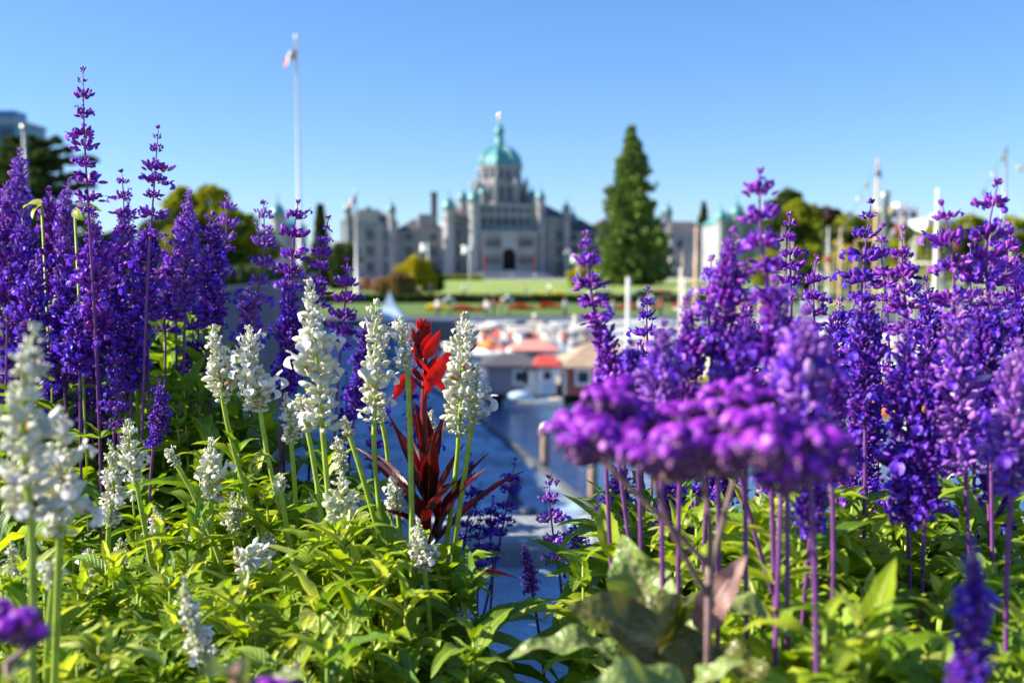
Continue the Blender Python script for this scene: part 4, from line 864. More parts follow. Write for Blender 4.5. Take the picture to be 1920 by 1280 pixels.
def hut(name, label, px0, px1, pyeave, pybase, wallm, roofm, pytop, windows, door=None, depth=4.0, rz=0.0, hip=True):
    c = PZ((px0+px1)/2, pybase, 0.5); D = c[1]; S = MPP(D); w = (px1-px0)*S; h = (pybase-pyeave)*S; rh = (pyeave-pytop)*S
    o = thing(name, label, 'hut', (c[0], D+depth/2, 0.5), rz)
    b = MB(); b.box((0, 0, h/2), (w, depth, h), wallm)
    for sx in (-1, 1): b.box((sx*w/2, -depth/2, h/2), (0.14, 0.14, h), 'white_paint')
    for i in range(1, int(h/0.25)): b.box((0, -depth/2-0.003, i*0.25), (w-0.2, 0.02, 0.02), wallm)
    b.build('wall', o, smooth=False)
    b = MB(); e = 0.35; x0, x1, y0, y1 = -w/2-e, w/2+e, -depth/2-e, depth/2+e; ins = min(w, depth)/2*0.9 if hip else 0
    b.add(np.array([(x0, y0, h), (x1, y0, h), (x1, y1, h), (x0, y1, h), (x0+ins, 0, h+rh), (x1-ins, 0, h+rh), (x0, y0, h-.1), (x1, y0, h-.1), (x1, y1, h-.1), (x0, y1, h-.1)]), [(0, 1, 5, 4), (1, 2, 5), (2, 3, 4, 5), (3, 0, 4), (6, 7, 1, 0), (7, 8, 2, 1), (8, 9, 3, 2), (9, 6, 0, 3), (9, 8, 7, 6)], roofm); b.build('roof', o, smooth=False)
    for (wx, wz, ww, wh) in windows:
        f = MB(); f.box((wx*w, -depth/2-0.04, h*wz), (ww+0.3, 0.08, wh+0.3), 'white_paint'); fo = f.build('window', o, smooth=False)
        g = MB(); g.box((wx*w, -depth/2-0.09, h*wz), (ww, 0.03, wh), 'glass_dark'); g.build('pane', fo, smooth=False)
    if door:
        f = MB(); f.box((door[0]*w, -depth/2-0.04, h*0.42), (0.9, 0.08, h*0.8), door[1]); d_ = f.build('door', o, smooth=False)
        g = MB(); g.box((door[0]*w+0.3, -depth/2-0.11, h*0.4), (0.06, 0.06, 0.15), 'metal_grey'); g.build('handle', d_, smooth=False)
    return o
hut('harbour_kiosk', 'small red kiosk with brown hipped roof and white framed window on the dock', 1058, 1210, 686, 740, 'brick_red', 'roof_brown', 645, [(-0.27, 0.62, 0.55, 0.55), (0.2, .62, .55, .55)], depth=4.4)
hut('boathouse', 'low grey blue boathouse beside the red kiosk, white door', 912, 1010, 684, 738, 'siding_grey', 'slate', 668, [(0.15, .6, .5, .5)], (0.38, 'white_paint'), depth=4)
hut('ticket_booth', 'narrow white booth with a red awning roof between boathouse and red kiosk', 1012, 1040, 684, 740, 'sky_canvas', 'red_paint', 668, [(0, .65, .35, .4)], depth=2.0)
hut('market_stall', 'long stall with a pink red canvas roof on the middle dock', 965, 1040, 655, 684, 'cream_paint', 'pink_canvas', 640, [(0, .6, 1.2, .4)], depth=3)
hut('harbour_shed', 'low white shed on the dock behind the heliotrope', 1290, 1390, 668, 704, 'cream_paint', 'white_paint', 655, [(-.2, .6, .6, .5), (.2, .6, .6, .5)], depth=4)
hut('float_home', 'orange trimmed white float house behind the loose violet spikes by the flags', 1450, 1540, 650, 700, 'cream_paint', 'orange', 632, [(-.25, .6, .6, .5), (.2, .6, .6, .5)], depth=4)
def tent(label, px, pyt, pyb, hw, D, m):
    z0 = P(px, pyb, D)[2]; z1 = P(px, pyt, D)[2]; c = P(px, 500, D); w = hw*MPP(D); h = z1-z0; o = thing('peaked_tent', label, 'tent', (c[0], D, z0))
    b = MB(); b.lathe((0, 0, 0), [(w*1.25, h*0.35), (w*1.22, h*0.45), (w*0.5, h*0.66), (w*0.16, h*0.88), (0.03, h)], m, 4, math.pi/4); b.build('canopy', o, smooth=False)
    for sx in (-1, 1):
        for sy in (-1, 1): q = MB(); q.tube([(sx*w*.85, sy*w*.85, -0.5), (sx*w*.85, sy*w*.85, h*0.4)], 0.05, 'white_paint', 6); q.build('leg', o)
tent('pale blue white peaked tent at the quay between two white spikes', 730, 545, 632, 32, 88, 'sky_canvas')
def umbrella(label, px, py, D, m, rad=1.3):
    c = P(px, py, D); z0 = 0.5; o = thing('market_umbrella', label, 'umbrella', (c[0], D, z0), group='umbrellas on the docks'); h = c[2]-z0
    b = MB(); b.tube([(0, 0, 0), (0, 0, h)], 0.04, 'white_paint', 6); b.build('pole', o)
    b = MB(); b.lathe((0, 0, h-0.55), [(rad, 0), (rad*0.97, 0.04), (rad*0.5, 0.36), (0.05, 0.6)], m, 8); b.build('canopy', o, smooth=False)
for px, py, D, m, rad, lab in [(895, 655, 76, 'orange', .8, 'orange umbrella next to the shaded white spike'), (935, 618, 78, 'red_paint', .6, 'red umbrella highest on the middle dock'), (917, 636, 74, 'orange', .7, 'second orange umbrella above the grey boathouse'), (968, 645, 74, 'white_paint', 1.0, 'white umbrella above the grey boathouse'),
    (870, 640, 76, 'cream_paint', 1.4, 'cream umbrella touching the shaded white spike'), (1030, 642, 76, 'white_paint', 1.2, 'white umbrella above the pink stall'), (952, 672, 70, 'orange', .8, 'orange umbrella low over the boathouse roof'), (1190, 670, 72, 'orange', .8, 'orange umbrella beside the brown kiosk roof'), (985, 628, 80, 'pink_canvas', .7, 'pink umbrella between white ones on the middle dock'), (1010, 615, 80, 'cream_paint', .9, 'cream umbrella nearest the seawall')]:
    umbrella(lab, px, py, D, m, rad)

# ------------------------------------------------------------------ people
def person_mesh(shirt, legs, hair, walk=0.0):
    b = MB()
    for s_ in (-1, 1):
        b.tube([(s_*0.10, 0.02+walk*s_*0.22, 0.0), (s_*0.10, walk*s_*0.2, 0.08), (s_*0.10, walk*s_*0.10, 0.48), (s_*0.09, 0, 0.92)], [0.05, 0.055, 0.07, 0.10], legs, 8)
        b.tube([(s_*0.10, -0.14+walk*s_*0.22, 0.03), (s_*0.10, 0.06+walk*s_*0.22, 0.04)], [0.035, 0.045], 'navy', 6)
        b.tube([(s_*0.19, 0, 1.42), (s_*0.25, 0.02-walk*s_*0.08, 1.12), (s_*0.24, -0.08-walk*s_*0.16, 0.88)], [0.06, 0.05, 0.035], shirt, 8)
        b.tube([(s_*0.24, -0.08-walk*s_*0.16, 0.89), (s_*0.24, -0.10-walk*s_*0.17, 0.78)], [0.035, 0.02], 'skin', 6)
    b.lathe((0, 0, 0), [(0.13, 0.86), (0.165, 0.95), (0.14, 1.1), (0.18, 1.32), (0.19, 1.42), (0.09, 1.5)], shirt, 10, sy=0.62)
    b.lathe((0, 0, 0), [(0.05, 1.47), (0.055, 1.55), (0.08, 1.6), (0.095, 1.68), (0.08, 1.76), (0.02, 1.79)], 'skin', 10)
    b.lathe((0, 0.015, 0), [(0.09, 1.66), (0.105, 1.72), (0.09, 1.79), (0.02, 1.82)], hair, 10)
    b.lathe((0, -0.095, 0), [(0.005, 1.65), (0.018, 1.66), (0.006, 1.69)], 'skin', 5)
    return b
POS = [ (870, 545, 145, 'denim', 'white_paint', 'person in white shirt at the edge of the lawn by the bushes'), (905, 500, 272, 'denim', 'white_paint', 'person in white at the foot of the steps near the sunlit tower'),
 (1003, 497, 272, 'denim', 'cream_paint', 'person in cream standing on the steps corner'), (960, 512, 270, 'navy', 'white_paint', 'person in white before the middle of the steps'), (930, 510, 268, 'denim', 'red_paint', 'person in red on the forecourt'),
 (1030, 535, 150, 'denim', 'white_paint', 'person in white beside the yellow bed'), (808, 540, 146, 'navy', 'navy', 'person in dark clothes on the lawn beside the golden bush'), (985, 540, 148, 'denim', 'pink_canvas', 'person in pink walking on the lawn'),
 (820, 585, 97, 'denim', 'white_paint', 'person in white on the quay pavement under the hedge'), (925, 578, 97, 'navy', 'pink_canvas', 'person in pink on the quay beside the deep red bed'), (940, 575, 98, 'denim', 'red_paint', 'person in red on the quay next to the one in pink'), (912, 582, 96, 'denim', 'white_paint', 'person in white on the quay near the pair in pink and red'),
 (1060, 580, 97, 'navy', 'white_paint', 'person in white on the quay beside the loose violet tip'), (1118, 585, 97, 'denim', 'orange', 'person in orange on the quay under the great conifer'), (1240, 580, 97, 'denim', 'red_paint', 'person in red on the quay near the pale pile'), (1150, 582, 96, 'navy', 'cream_paint', 'person in cream on the quay by the white pile'),
 (1200, 582, 97, 'denim', 'sky_canvas', 'person in pale blue on the quay behind the white pile')]
for i, (px, py, D, lg, sh, lab) in enumerate(POS):
    b = person_mesh(sh, lg, ['brick_dark', 'roof_brown', 'wood_mast'][i % 3], 0.6 if i % 2 else 0.0); o = b.build('person'); c = P(px, 500, D); o.location = (c[0], D, gz(D) + (0.03 if D < 98.1 else 0.04)); o.rotation_euler[2] = i*1.1
    tag(o, lab, 'person')
DK = [(890, 'white_paint', 'person in white at the start of the middle dock'), (908, 'orange', 'person in orange on the middle dock'), (925, 'red_paint', 'person in red on the middle dock under the orange umbrella'), (945, 'white_paint', 'person in white between umbrellas on the middle dock'), (958, 'pink_canvas', 'person in pink on the middle dock above the boathouse'), (1003, 'orange', 'person in orange beside the pink stall'), (1022, 'cream_paint', 'person in cream at the stall end'), (1060, 'red_paint', 'person in red on the middle dock above the brown roof'), (1205, 'white_paint', 'person in white on the dock next to the dense violet spike'), (1245, 'orange', 'person in orange on the dock among the white boats')]
c1 = PZ(880, 672, 0)
for i, (px, sh, lab) in enumerate(DK):
    b = person_mesh(sh, ['denim', 'navy', 'cream_paint'][i % 3], 'brick_dark', 0.4*(i % 2)); o = b.build('person'); D = c1[1] + random.uniform(-1, 1); c = P(px, 500, D); o.location = (c[0], D, 0.51); o.rotation_euler[2] = i*0.9; tag(o, lab, 'person')
# parked cars on the road, lamps
def car(label, px, m, D=122, rz=0.0):
    c = P(px, 500, D); o = thing('parked_car', label, 'car', (c[0], D, 2.74), rz, group='cars parked along the lawn road')
    b = MB(); b.prism([(-2.1, .35), (2.1, .35), (2.15, .75), (1.3, .92), (.75, 1.4), (-1.1, 1.42), (-1.75, .98), (-2.15, .85)], -0.85, 0.85, m); bo = b.build('body', o, smooth=False); bv = bo.modifiers.new('b', 'BEVEL'); bv.width = .08; bv.segments = 2
    b = MB(); b.prism([(-1.45, .98), (1.1, .95), (.68, 1.33), (-1.05, 1.35)], -0.865, 0.865, 'glass_dark'); b.build('window', o, smooth=False)
    for sx in (-1.35, 1.35):
        for sy in (-.8, .8):
            b = MB(); V = MB(); b.tube([(sx, sy-.1, .33), (sx, sy+.1, .33)], .33, 'navy', 14); w = b.build('wheel', o); h_ = MB(); h_.tube([(sx, sy-.115, .33), (sx, sy+.115, .33)], .18, 'metal_grey', 10); h_.build('rim', w)
for px, m, lab in [(1130, 'white_paint', 'white car on the road behind the loose violet tip'), (1215, 'navy', 'dark car on the road under the great conifer'), (1245, 'red_paint', 'red car on the road near the pale pile'), (1400, 'metal_grey', 'silver car on the road below the annex')]: car(lab, px, m)
def street_lamp(label, px, D, pyt):
    c = P(px, pyt, D); z0 = gz(D); h = c[2]-z0; o = thing('street_lamp', label, 'street lamp', (c[0], D, z0), group='globe lamps along the quay')
    b = MB(); b.lathe((0, 0, 0), [(.16, 0), (.12, .4), (.06, .6), (.05, h-.3), (.12, h-.25)], 'green_paint', 8); b.tube([(-.4, 0, h-.5), (0, 0, h-.6), (.4, 0, h-.5)], .03, 'green_paint', 5); b.build('post', o)
    for x, z in ((0, h), (-.4, h-.3), (.4, h-.3)): g = MB(); g.lathe((x, 0, z), [(.02, -.2), (.15, -.12), (.19, 0), (.15, .13), (.02, .19)], 'white_paint', 10); g.build('globe', o)
for px, pyt, lab in [(1108, 560, 'globe lamp on the quay behind the loose violet tip'), (952, 556, 'globe lamp on the quay below the arch'), (842, 558, 'globe lamp on the quay under the golden bush'), (1222, 556, 'globe lamp on the quay under the great conifer edge'), (1066, 470, 'tall globe lamp on the lawn road beside the conifer')]:
    street_lamp(lab, px, 98.5 if pyt > 500 else 140, pyt)
b = MB(); c = P(1660, 358, 180); b.lathe((0, 0, 0), [(.9, 0), (.75, (c[2]-2.9)*.9), (.9, (c[2]-2.9)*.92), (.8, c[2]-2.9)], 'metal_grey', 12); o = b.build('chimney_stack'); o.location = (c[0], 180, 2.9); tag(o, 'dark grey round chimney stack between the flag dressed mast and white block', 'chimney')
b = MB(); c = P(45, 234, 100); b.lathe((0, 0, 0), [(.2, 0), (.17, c[2]-6.3)], 'metal_grey', 10); b.box((0, 0, c[2]-6.6), (.5, .5, .5), 'metal_grey'); o = b.build('utility_pole'); o.location = (c[0], 100, 6.3); tag(o, 'plain dark grey pole standing by the cedar and the blue tower', 'pole')
# wooded hill line far behind everything
b = MB(); r = np.random.default_rng(9); n = 5200; X_ = r.uniform(-420, 520, n); hz = 9 + 3.5*np.sin(X_*0.021) + 2.5*np.sin(X_*0.067+1); q = r.uniform(0, 1, n)
b.stamp(clump_t('tree_dark'), np.stack([X_, 470 + r.uniform(-14, 14, n), 3 + hz*q], 1), r.normal(size=(n, 3)), np.array([0, .1, 1.0]), r.uniform(2.5, 5.0, n))
tag(b.build('far_treeline'), 'far dark wooded treeline behind the stone buildings', 'trees', kind='stuff')
# ------------------------------------------------------------------ flower bed
BUDV = bud_t('calyx_violet', 0.25); BUDB = bud_t('calyx_blue', 0.25); BUDL = bud_t('calyx_lilac', 0.25)
FLV = floret_t('calyx_violet', 'petal_violet'); FLB = floret_t('calyx_blue', 'petal_blue'); FLL = floret_t('calyx_lilac', 'petal_violet')
BUDW = bud_t('calyx_white', 0.30, 7, 0.05); FLW = floret_t('calyx_white', 'petal_white', 0.32, 0.3, 7)
WITH = bud_t('withered', 0.2)
KINDS = {'v': (BUDV, FLV), 'b': (BUDB, FLB), 'l': (BUDL, FLL), 'w': (BUDW, FLW)}
CENTRES = []
def curve3(p0, p1, p2, n):
    t = np.linspace(0, 1, n)[:, None]; return (1-t)**2*p0 + 2*t*(1-t)*p1 + t*t*p2
def soil_point(p): return np.array([p[0], p[1], float(soil_z(p[0], min(p[1], 1.0))) - 0.02])
def sage(label, top, bot, hw, D, kind, foot=None, style='dense', openf=None, rs=None, group=None):
    r = np.random.default_rng(int(top[0]*7 + top[1]*13 + bot[1]))
    T = P(*top, D); B = P(*bot, D); hwm = hw * MPP(D)
    ax = norm(T - B); L = float(np.linalg.norm(T - B))
    white = kind == 'w'
    if foot is None: foot = (bot[0] + r.uniform(-12, 12), bot[1] + 250)
    Fp = P(*foot, D * (1 + r.uniform(-0.01, 0.02)))
    dn = norm(Fp - B); zt = float(soil_z(Fp[0], min(D, 1.0))) - 0.02
    k = (zt - B[2]) / min(dn[2], -0.2); R = B + dn * k
    R[2] = zt
    o = thing('white_sage' if white else 'purple_sage', label, 'flower', R, group=group)
    rad = (0.0018 if white else 0.00118) * (1 if rs is None else rs)
    mid = B - ax * min(0.4*abs(k), 0.08) + np.array([r.uniform(-.006, .006), r.uniform(-.006, .006), 0])
    stem = curve3(R, mid, B, 12)
    side = norm(np.cross(ax, [0, 1, 0])); bow = r.uniform(-0.06, 0.06) * L
    def axis(t): return B + (T-B)*t + side * bow * math.sin(math.pi*t)
    up = np.array([axis(t) for t in np.linspace(0.06, 0.97, 8)])
    sb = MB(); sb.tube(np.vstack([stem, up]), np.concatenate([np.linspace(rad*1.15, rad, 12), np.linspace(rad*0.9, rad*0.35, 8)]), 'stem_green' if white else 'stem_purple', 8)
    sb.build('stem', o, R)
    # leaf pairs low on the stem
    lm = 'leaf_lime' if (white or top[0] > 1000) else 'leaf_mid'; lb = MB(); LS = leaf_set(lm, 0.13)
    for q_ in (r.uniform(0.25, 0.42), r.uniform(0.5, 0.62)):
        i_ = int(q_*11); p_ = stem[i_]; a_ = r.uniform(0, math.pi)
        for k_ in (0, 1):
            o2 = np.array([math.cos(a_+k_*math.pi), math.sin(a_+k_*math.pi), r.uniform(0.3, 1.1)])
            lb.stamp(LS[int(r.integers(0, 5))], p_[None], o2[None], np.array([0, 0, 1.0]), r.uniform(0.03, 0.055))
            lb.stamp(LS[int(r.integers(0, 5))], p_[None], (o2*0.5 + [0, 0, 0.8])[None], np.array([0, 0, 1.0]), r.uniform(0.012, 0.024))
    lb.build('foliage', o, R)
    bud, flo = KINDS[kind]
    fb = MB()
    if openf is None: openf = 0.14 if white else 0.22
    sparse = style == 'sparse'
    hwm *= 1.0 if white else ((1.0 if top[0] > 1000 else 0.90) * (1.08 if sparse else 0.92))
    fs = min(1.0, 0.0125/hwm) if not white else 1.0          # florets stay the same size on thick and thin spikes
    step = hwm * (1.12 if sparse else (0.40 if not white else 0.36))
    t = 0.0; A = {'bud': [], 'flo': [], 'wi': []}
    a1 = side; a2 = np.cross(ax, a1)
    while t < 1.0:
        prof = min(1.0, (1.02 - t) / (0.5 if white else 0.42)) ** 0.6 * (0.78 + 0.22*min(1, t/0.12))
        rr = hwm * prof * (1 + 0.14*math.sin(t*L/hwm*2.1 + float(D)*50)) * r.uniform(0.85, 1.15)
        layers = (2 if t < 0.85 else 1) if white is False else 1
        for ly in range(layers):
            c0 = axis(min(1, t + ly * 0.20*hwm/L))
            nn = int(r.integers(13, 18)) if prof > 0.5 else int(r.integers(6, 9))
            if white: nn = int(r.integers(9, 13)) if prof > 0.5 else int(r.integers(5, 8))
            ph = r.uniform(0, 6.28)
            for i in range(nn):
                if r.random() < 0.10: continue
                c = c0 + ax*r.uniform(-0.12, 0.12)*hwm
                th = ph + i*2*math.pi/nn + r.uniform(-0.25, 0.25)
                out = a1*math.cos(th) + a2*math.sin(th)
                rq = rr*r.uniform(0.85, 1.15); el = r.uniform(-0.15, 0.8) + 0.7*t + (0.25 if ly else 0)
                d = out*math.cos(el) + ax*math.sin(el) + 0.15*r.normal(size=3)
                q = r.random()
                if white:
                    if q < openf and prof > 0.4 and t > 0.04:
                        A['flo'].append((c + out*rq*r.uniform(0.1, 0.35), d + 0.2*r.normal(size=3), rq*r.uniform(0.7, 1.15)))
                    elif q > 0.972 and t < 0.85: A['wi'].append((c + out*rq*0.35, d, rq*0.55))
                    else: A['bud'].append((c + out*rq*r.uniform(0.12, 0.46), d, max(rq*r.uniform(0.38, 0.60), hwm*0.2)))
                else:
                    k_ = r.uniform(0.15, 0.62)
                    if q > 0.988 and t < 0.6: A['wi'].append((c + out*rq*0.4, d, rq*0.4)); continue
                    if q < openf and prof > 0.4 and t > 0.04: A['flo'].append((c + out*rq*k_*0.7, d, rq*r.uniform(0.5, 0.72)*(0.6 + 0.4*fs)))
                    elif q < openf + 0.035 and prof > 0.5: A['flo'].append((c + out*rq*0.5, out + ax*r.uniform(-0.1, 0.7), rq*r.uniform(0.75, 1.0)))
                    else: A['bud'].append((c + out*rq*k_, d, max(rq*r.uniform(0.38, 0.56), hwm*0.2)))
        t += step * r.uniform(0.75, 1.25) * (0.5 + 0.5*prof) / L
    for i in range(5): A['bud'].append((axis(1.0) - ax*hwm*0.15, ax + 0.35*r.normal(size=3), hwm*0.32))
    for kk, tp in (('bud', bud), ('flo', flo), ('wi', WITH)):
        if A[kk]: fb.stamp(tp, np.array([a[0] for a in A[kk]]), np.array([a[1] for a in A[kk]]), ax, np.array([a[2] for a in A[kk]]))
    fb.build('flower_spike', o, R)
    return o
PG = 'purple sage flower spikes'; WG = 'white sage flower spikes'
PURPLE = [
 # top, bottom, half width, distance, kind, foot, style, label
 ((155,128),(166,400),29,.84,'v',(176,640),'sparse','tallest violet sage spike of all, with wide gaps between its whorls, rising against the sky'),
 ((172,392),(182,640),40,.86,'v',None,'dense','dense violet spike below the tallest one, crowding against it'),
 ((297,238),(282,440),27,.86,'v',(275,700),'sparse','second tallest violet spike, gappy and thin, between the cedar and the round green tree'),
 ((280,420),(276,590),36,.88,'b',(278,760),'dense','dense blue violet spike directly under the second tallest spike, bare dark stem below'),
 ((228,320),(226,500),26,.90,'v',None,'sparse','ragged violet spike with twiggy tip between the two tallest spikes'),
 ((38,280),(34,470),30,1.02,'l',None,'dense','pale blurred violet spike in front of the cedar trunk'),
 ((14,345),(14,600),36,.98,'v',None,'dense','violet spike cut by the picture edge beside the cedar'),
 ((40,400),(50,640),38,.94,'b',None,'dense','blue violet spike low in the crowd beside the big white spike'),
 ((92,352),(96,560),34,.93,'v',None,'dense','violet spike with a small lime leaf at its tip'),
 ((130,336),(126,520),22,.92,'l',None,'dense','slim pale violet spike touching the lime leaf'),
 ((70,480),(64,700),38,.88,'b',None,'dense','dark blue violet spike just above the big blurred white spike'),
 ((112,500),(120,720),38,.90,'b',None,'dense','dark violet spike in the crowd above the shaded leaves'),
 ((150,560),(150,700),34,.86,'b',(158,1000),'dense','dark violet spike with a long thick plum stem below it'),
 ((222,470),(222,660),38,.90,'b',None,'dense','blue violet spike below the ragged twiggy one'),
 ((250,560),(246,730),34,.88,'b',None,'dense','shaded blue violet spike over the leafy middle of the bed'),
 ((212,640),(214,800),30,.85,'b',None,'sparse','shaded spike of separate dark whorls hanging low among leaves'),
 ((299,712),(288,835),20,.80,'b',(290,1000),'dense','small dark violet spike in front of the green leaves, standing alone'),
 ((354,360),(348,585),33,.92,'l',None,'dense','bright violet spike in front of the round green tree'),
 ((330,470),(330,600),30,.98,'v',None,'dense','violet spike half hidden behind the one by the round green tree'),
 ((426,362),(420,470),24,.96,'l',None,'sparse','violet spike tip with one drooping floret beside the round tree crown'),
 ((398,400),(398,610),38,.90,'b',(385,820),'dense','broad blue violet spike with two dark stems below, under the round tree'),
 ((380,520),(372,700),26,1.0,'v',None,'sparse','thin violet spike behind the stems under the round tree'),
 ((493,378),(480,560),30,.92,'l',(474,720),'sparse','violet spike with a clear gap above its lower whorls, beside the spire'),
 ((466,540),(462,660),30,1.0,'l',None,'dense','blurred lilac spike end behind the gap beside the spire'),
 ((559,378),(545,540),32,.88,'v',(540,800),'sparse','violet spike right under the tall flagpole'),
 ((540,520),(530,740),34,.86,'b',(520,900),'dense','dense violet spike between the two white spikes under the flagpole'),
 ((617,406),(596,570),24,.88,'v',(588,760),'sparse','violet spike next to the dark pointed conifer'),
 ((652,486),(640,650),28,.86,'v',(630,860),'sparse','violet spike in front of the tent roof and the second flagpole'),
 ((686,600),(664,780),22,.94,'b',None,'dense','narrow blue violet spike hidden between two white spikes'),
 ((716,700),(700,880),22,.95,'b',None,'sparse','dark violet spike between the white spike and the burgundy leaves'),
 ((800,730),(800,860),20,1.0,'b',None,'sparse','small dark violet spike behind the burgundy leaves'),
 ((880,850),(872,1010),22,1.0,'b',None,'sparse','dark violet spike between burgundy leaves and the shaded walkway'),
 ((967,860),(940,1000),24,.98,'b',(915,1100),'sparse','dark violet spike crossed by a long burgundy leaf tip'),
 ((925,930),(925,1050),22,.96,'b',(915,1120),'sparse','shorter dark violet spike beside the crossed one over the ledge'),
 ((1030,892),(1046,1050),30,.84,'l',(1062,1200),'sparse','upright small violet spike in the middle of the ledge in front of the wooden pile'),
 ((1080,978),(1094,1090),26,.86,'l',(1100,1240),'dense','short lilac spike behind the small upright one over the ledge'),
 ((982,1022),(998,1108),17,.80,'l',(1010,1250),'dense','smallest lilac spike, lowest on the shaded ledge, on a thin plum stem'),
 # right hand crowd
 ((1098,436),(1118,600),32,.56,'v',None,'sparse','tall violet spike in front of the great conifer, loose tip florets'),
 ((1116,585),(1150,800),40,.56,'v',(1180,1040),'dense','dense lower part spike rising behind the heliotrope by the great conifer'),
 ((1160,700),(1170,860),24,.74,'b',None,'dense','sharp small violet spike tucked behind the dense one by the great conifer'),
 ((1160,868),(1152,1010),32,.72,'l',(1160,1180),'dense','violet spike under the heliotrope head beside the second wooden pile'),
 ((1245,606),(1240,800),46,.46,'l',None,'dense','blurred lilac violet spike just above the heliotrope over the boats'),
 ((1296,618),(1300,800),28,.80,'b',None,'sparse','sharp thin violet spike with a cross shaped tip over the boats'),
 ((1376,430),(1362,700),42,.50,'v',(1430,900),'dense','thick violet spike in front of the cream mast and its stay'),
 ((1335,480),(1335,660),30,.56,'l',None,'sparse','violet spike beside the cream mast with a floret reaching out'),
 ((1424,320),(1442,560),44,.48,'v',None,'sparse','tallest magenta violet spike of the mast side, wide at the bottom'),
 ((1450,520),(1470,760),50,.46,'v',None,'dense','thick violet spike below the tallest magenta one'),
 ((1510,580),(1516,860),58,.40,'l',None,'dense','broad out of focus lilac violet spike over the end of the heliotrope'),
 ((1530,480),(1530,640),26,.70,'v',None,'sparse','loose magenta spike beside the string of signal flags'),
 ((1634,376),(1612,640),32,.76,'b',(1600,1000),'sparse','sharp dark violet spike of stacked whorls in front of the flag dressed mast'),
 ((1612,620),(1610,960),42,.76,'b',(1620,1100),'dense','dense dark lower part spike below the stacked whorls one'),
 ((1692,428),(1704,620),32,.64,'v',None,'sparse','violet spike between the flag dressed mast and the white mast'),
 ((1700,590),(1702,980),50,.56,'b',(1702,1240),'dense','thick dark blurred spike with a plum stem, below the one between the masts'),
 ((1766,380),(1790,600),40,.60,'v',None,'sparse','violet spike overlapping the white mast'),
 ((1796,560),(1812,880),52,.54,'l',(1838,1080),'dense','heavy lilac spike on a pale pink stem under the white mast'),
 ((1872,340),(1856,580),42,.60,'v',None,'sparse','violet spike beside the tall grey mast'),
 ((1862,540),(1858,840),46,.58,'b',(1860,1100),'dense','dense blue violet spike under the tall grey mast'),
 ((1912,480),(1900,720),34,.66,'b',None,'dense','violet spike behind the picture edge on the mast side'),
 ((1912,640),(1898,920),50,.46,'l',None,'dense','blurred lilac spike cut by the picture edge on the mast side'),
 ((1752,700),(1764,960),30,.80,'l',None,'sparse','sharp small flowered lilac spike glimpsed between thick dark ones'),
 ((1540,880),(1520,1000),36,.50,'b',(1506,1240),'dense','dark blue spike on a strong plum stem under the end of the heliotrope'),
 ((1250,870),(1258,1000),34,.66,'b',(1262,1160),'dense','dark violet spike in the shade under the heliotrope'),
 ((1330,900),(1330,1020),30,.66,'b',None,'sparse','thin dark spike among heliotrope stems'),
 ((1440,880),(1450,990),30,.64,'l',(1470,1180),'sparse','lilac spike among heliotrope stems, near the pink leaf'),
 ((1655,900),(1660,1060),30,.74,'b',None,'sparse','half shaded violet spike low over the lime leaves'),
 ((1822,1010),(1812,1330),44,.33,'b',None,'dense','dark blurred spike low in the corner, closest of all purple ones'),
 ((1400,560),(1400,740),34,.66,'v',None,'dense','violet spike filling the crowd behind the cream mast one'),
 ((1655,560),(1650,760),30,.84,'v',None,'sparse','violet spike seen through the gap beside the stacked whorls one'),
 ((1830,600),(1828,800),34,.78,'b',None,'dense','dark spike seen through the gap under the white mast'),
 ((1560,700),(1566,900),34,.62,'l',None,'dense','lilac spike between the broad blurred one and the dense dark one'),
]
for top, bot, hw, D, k, ft, st, lab in PURPLE:
    sage(lab, top, bot, hw, D, k, ft, st, group=PG)
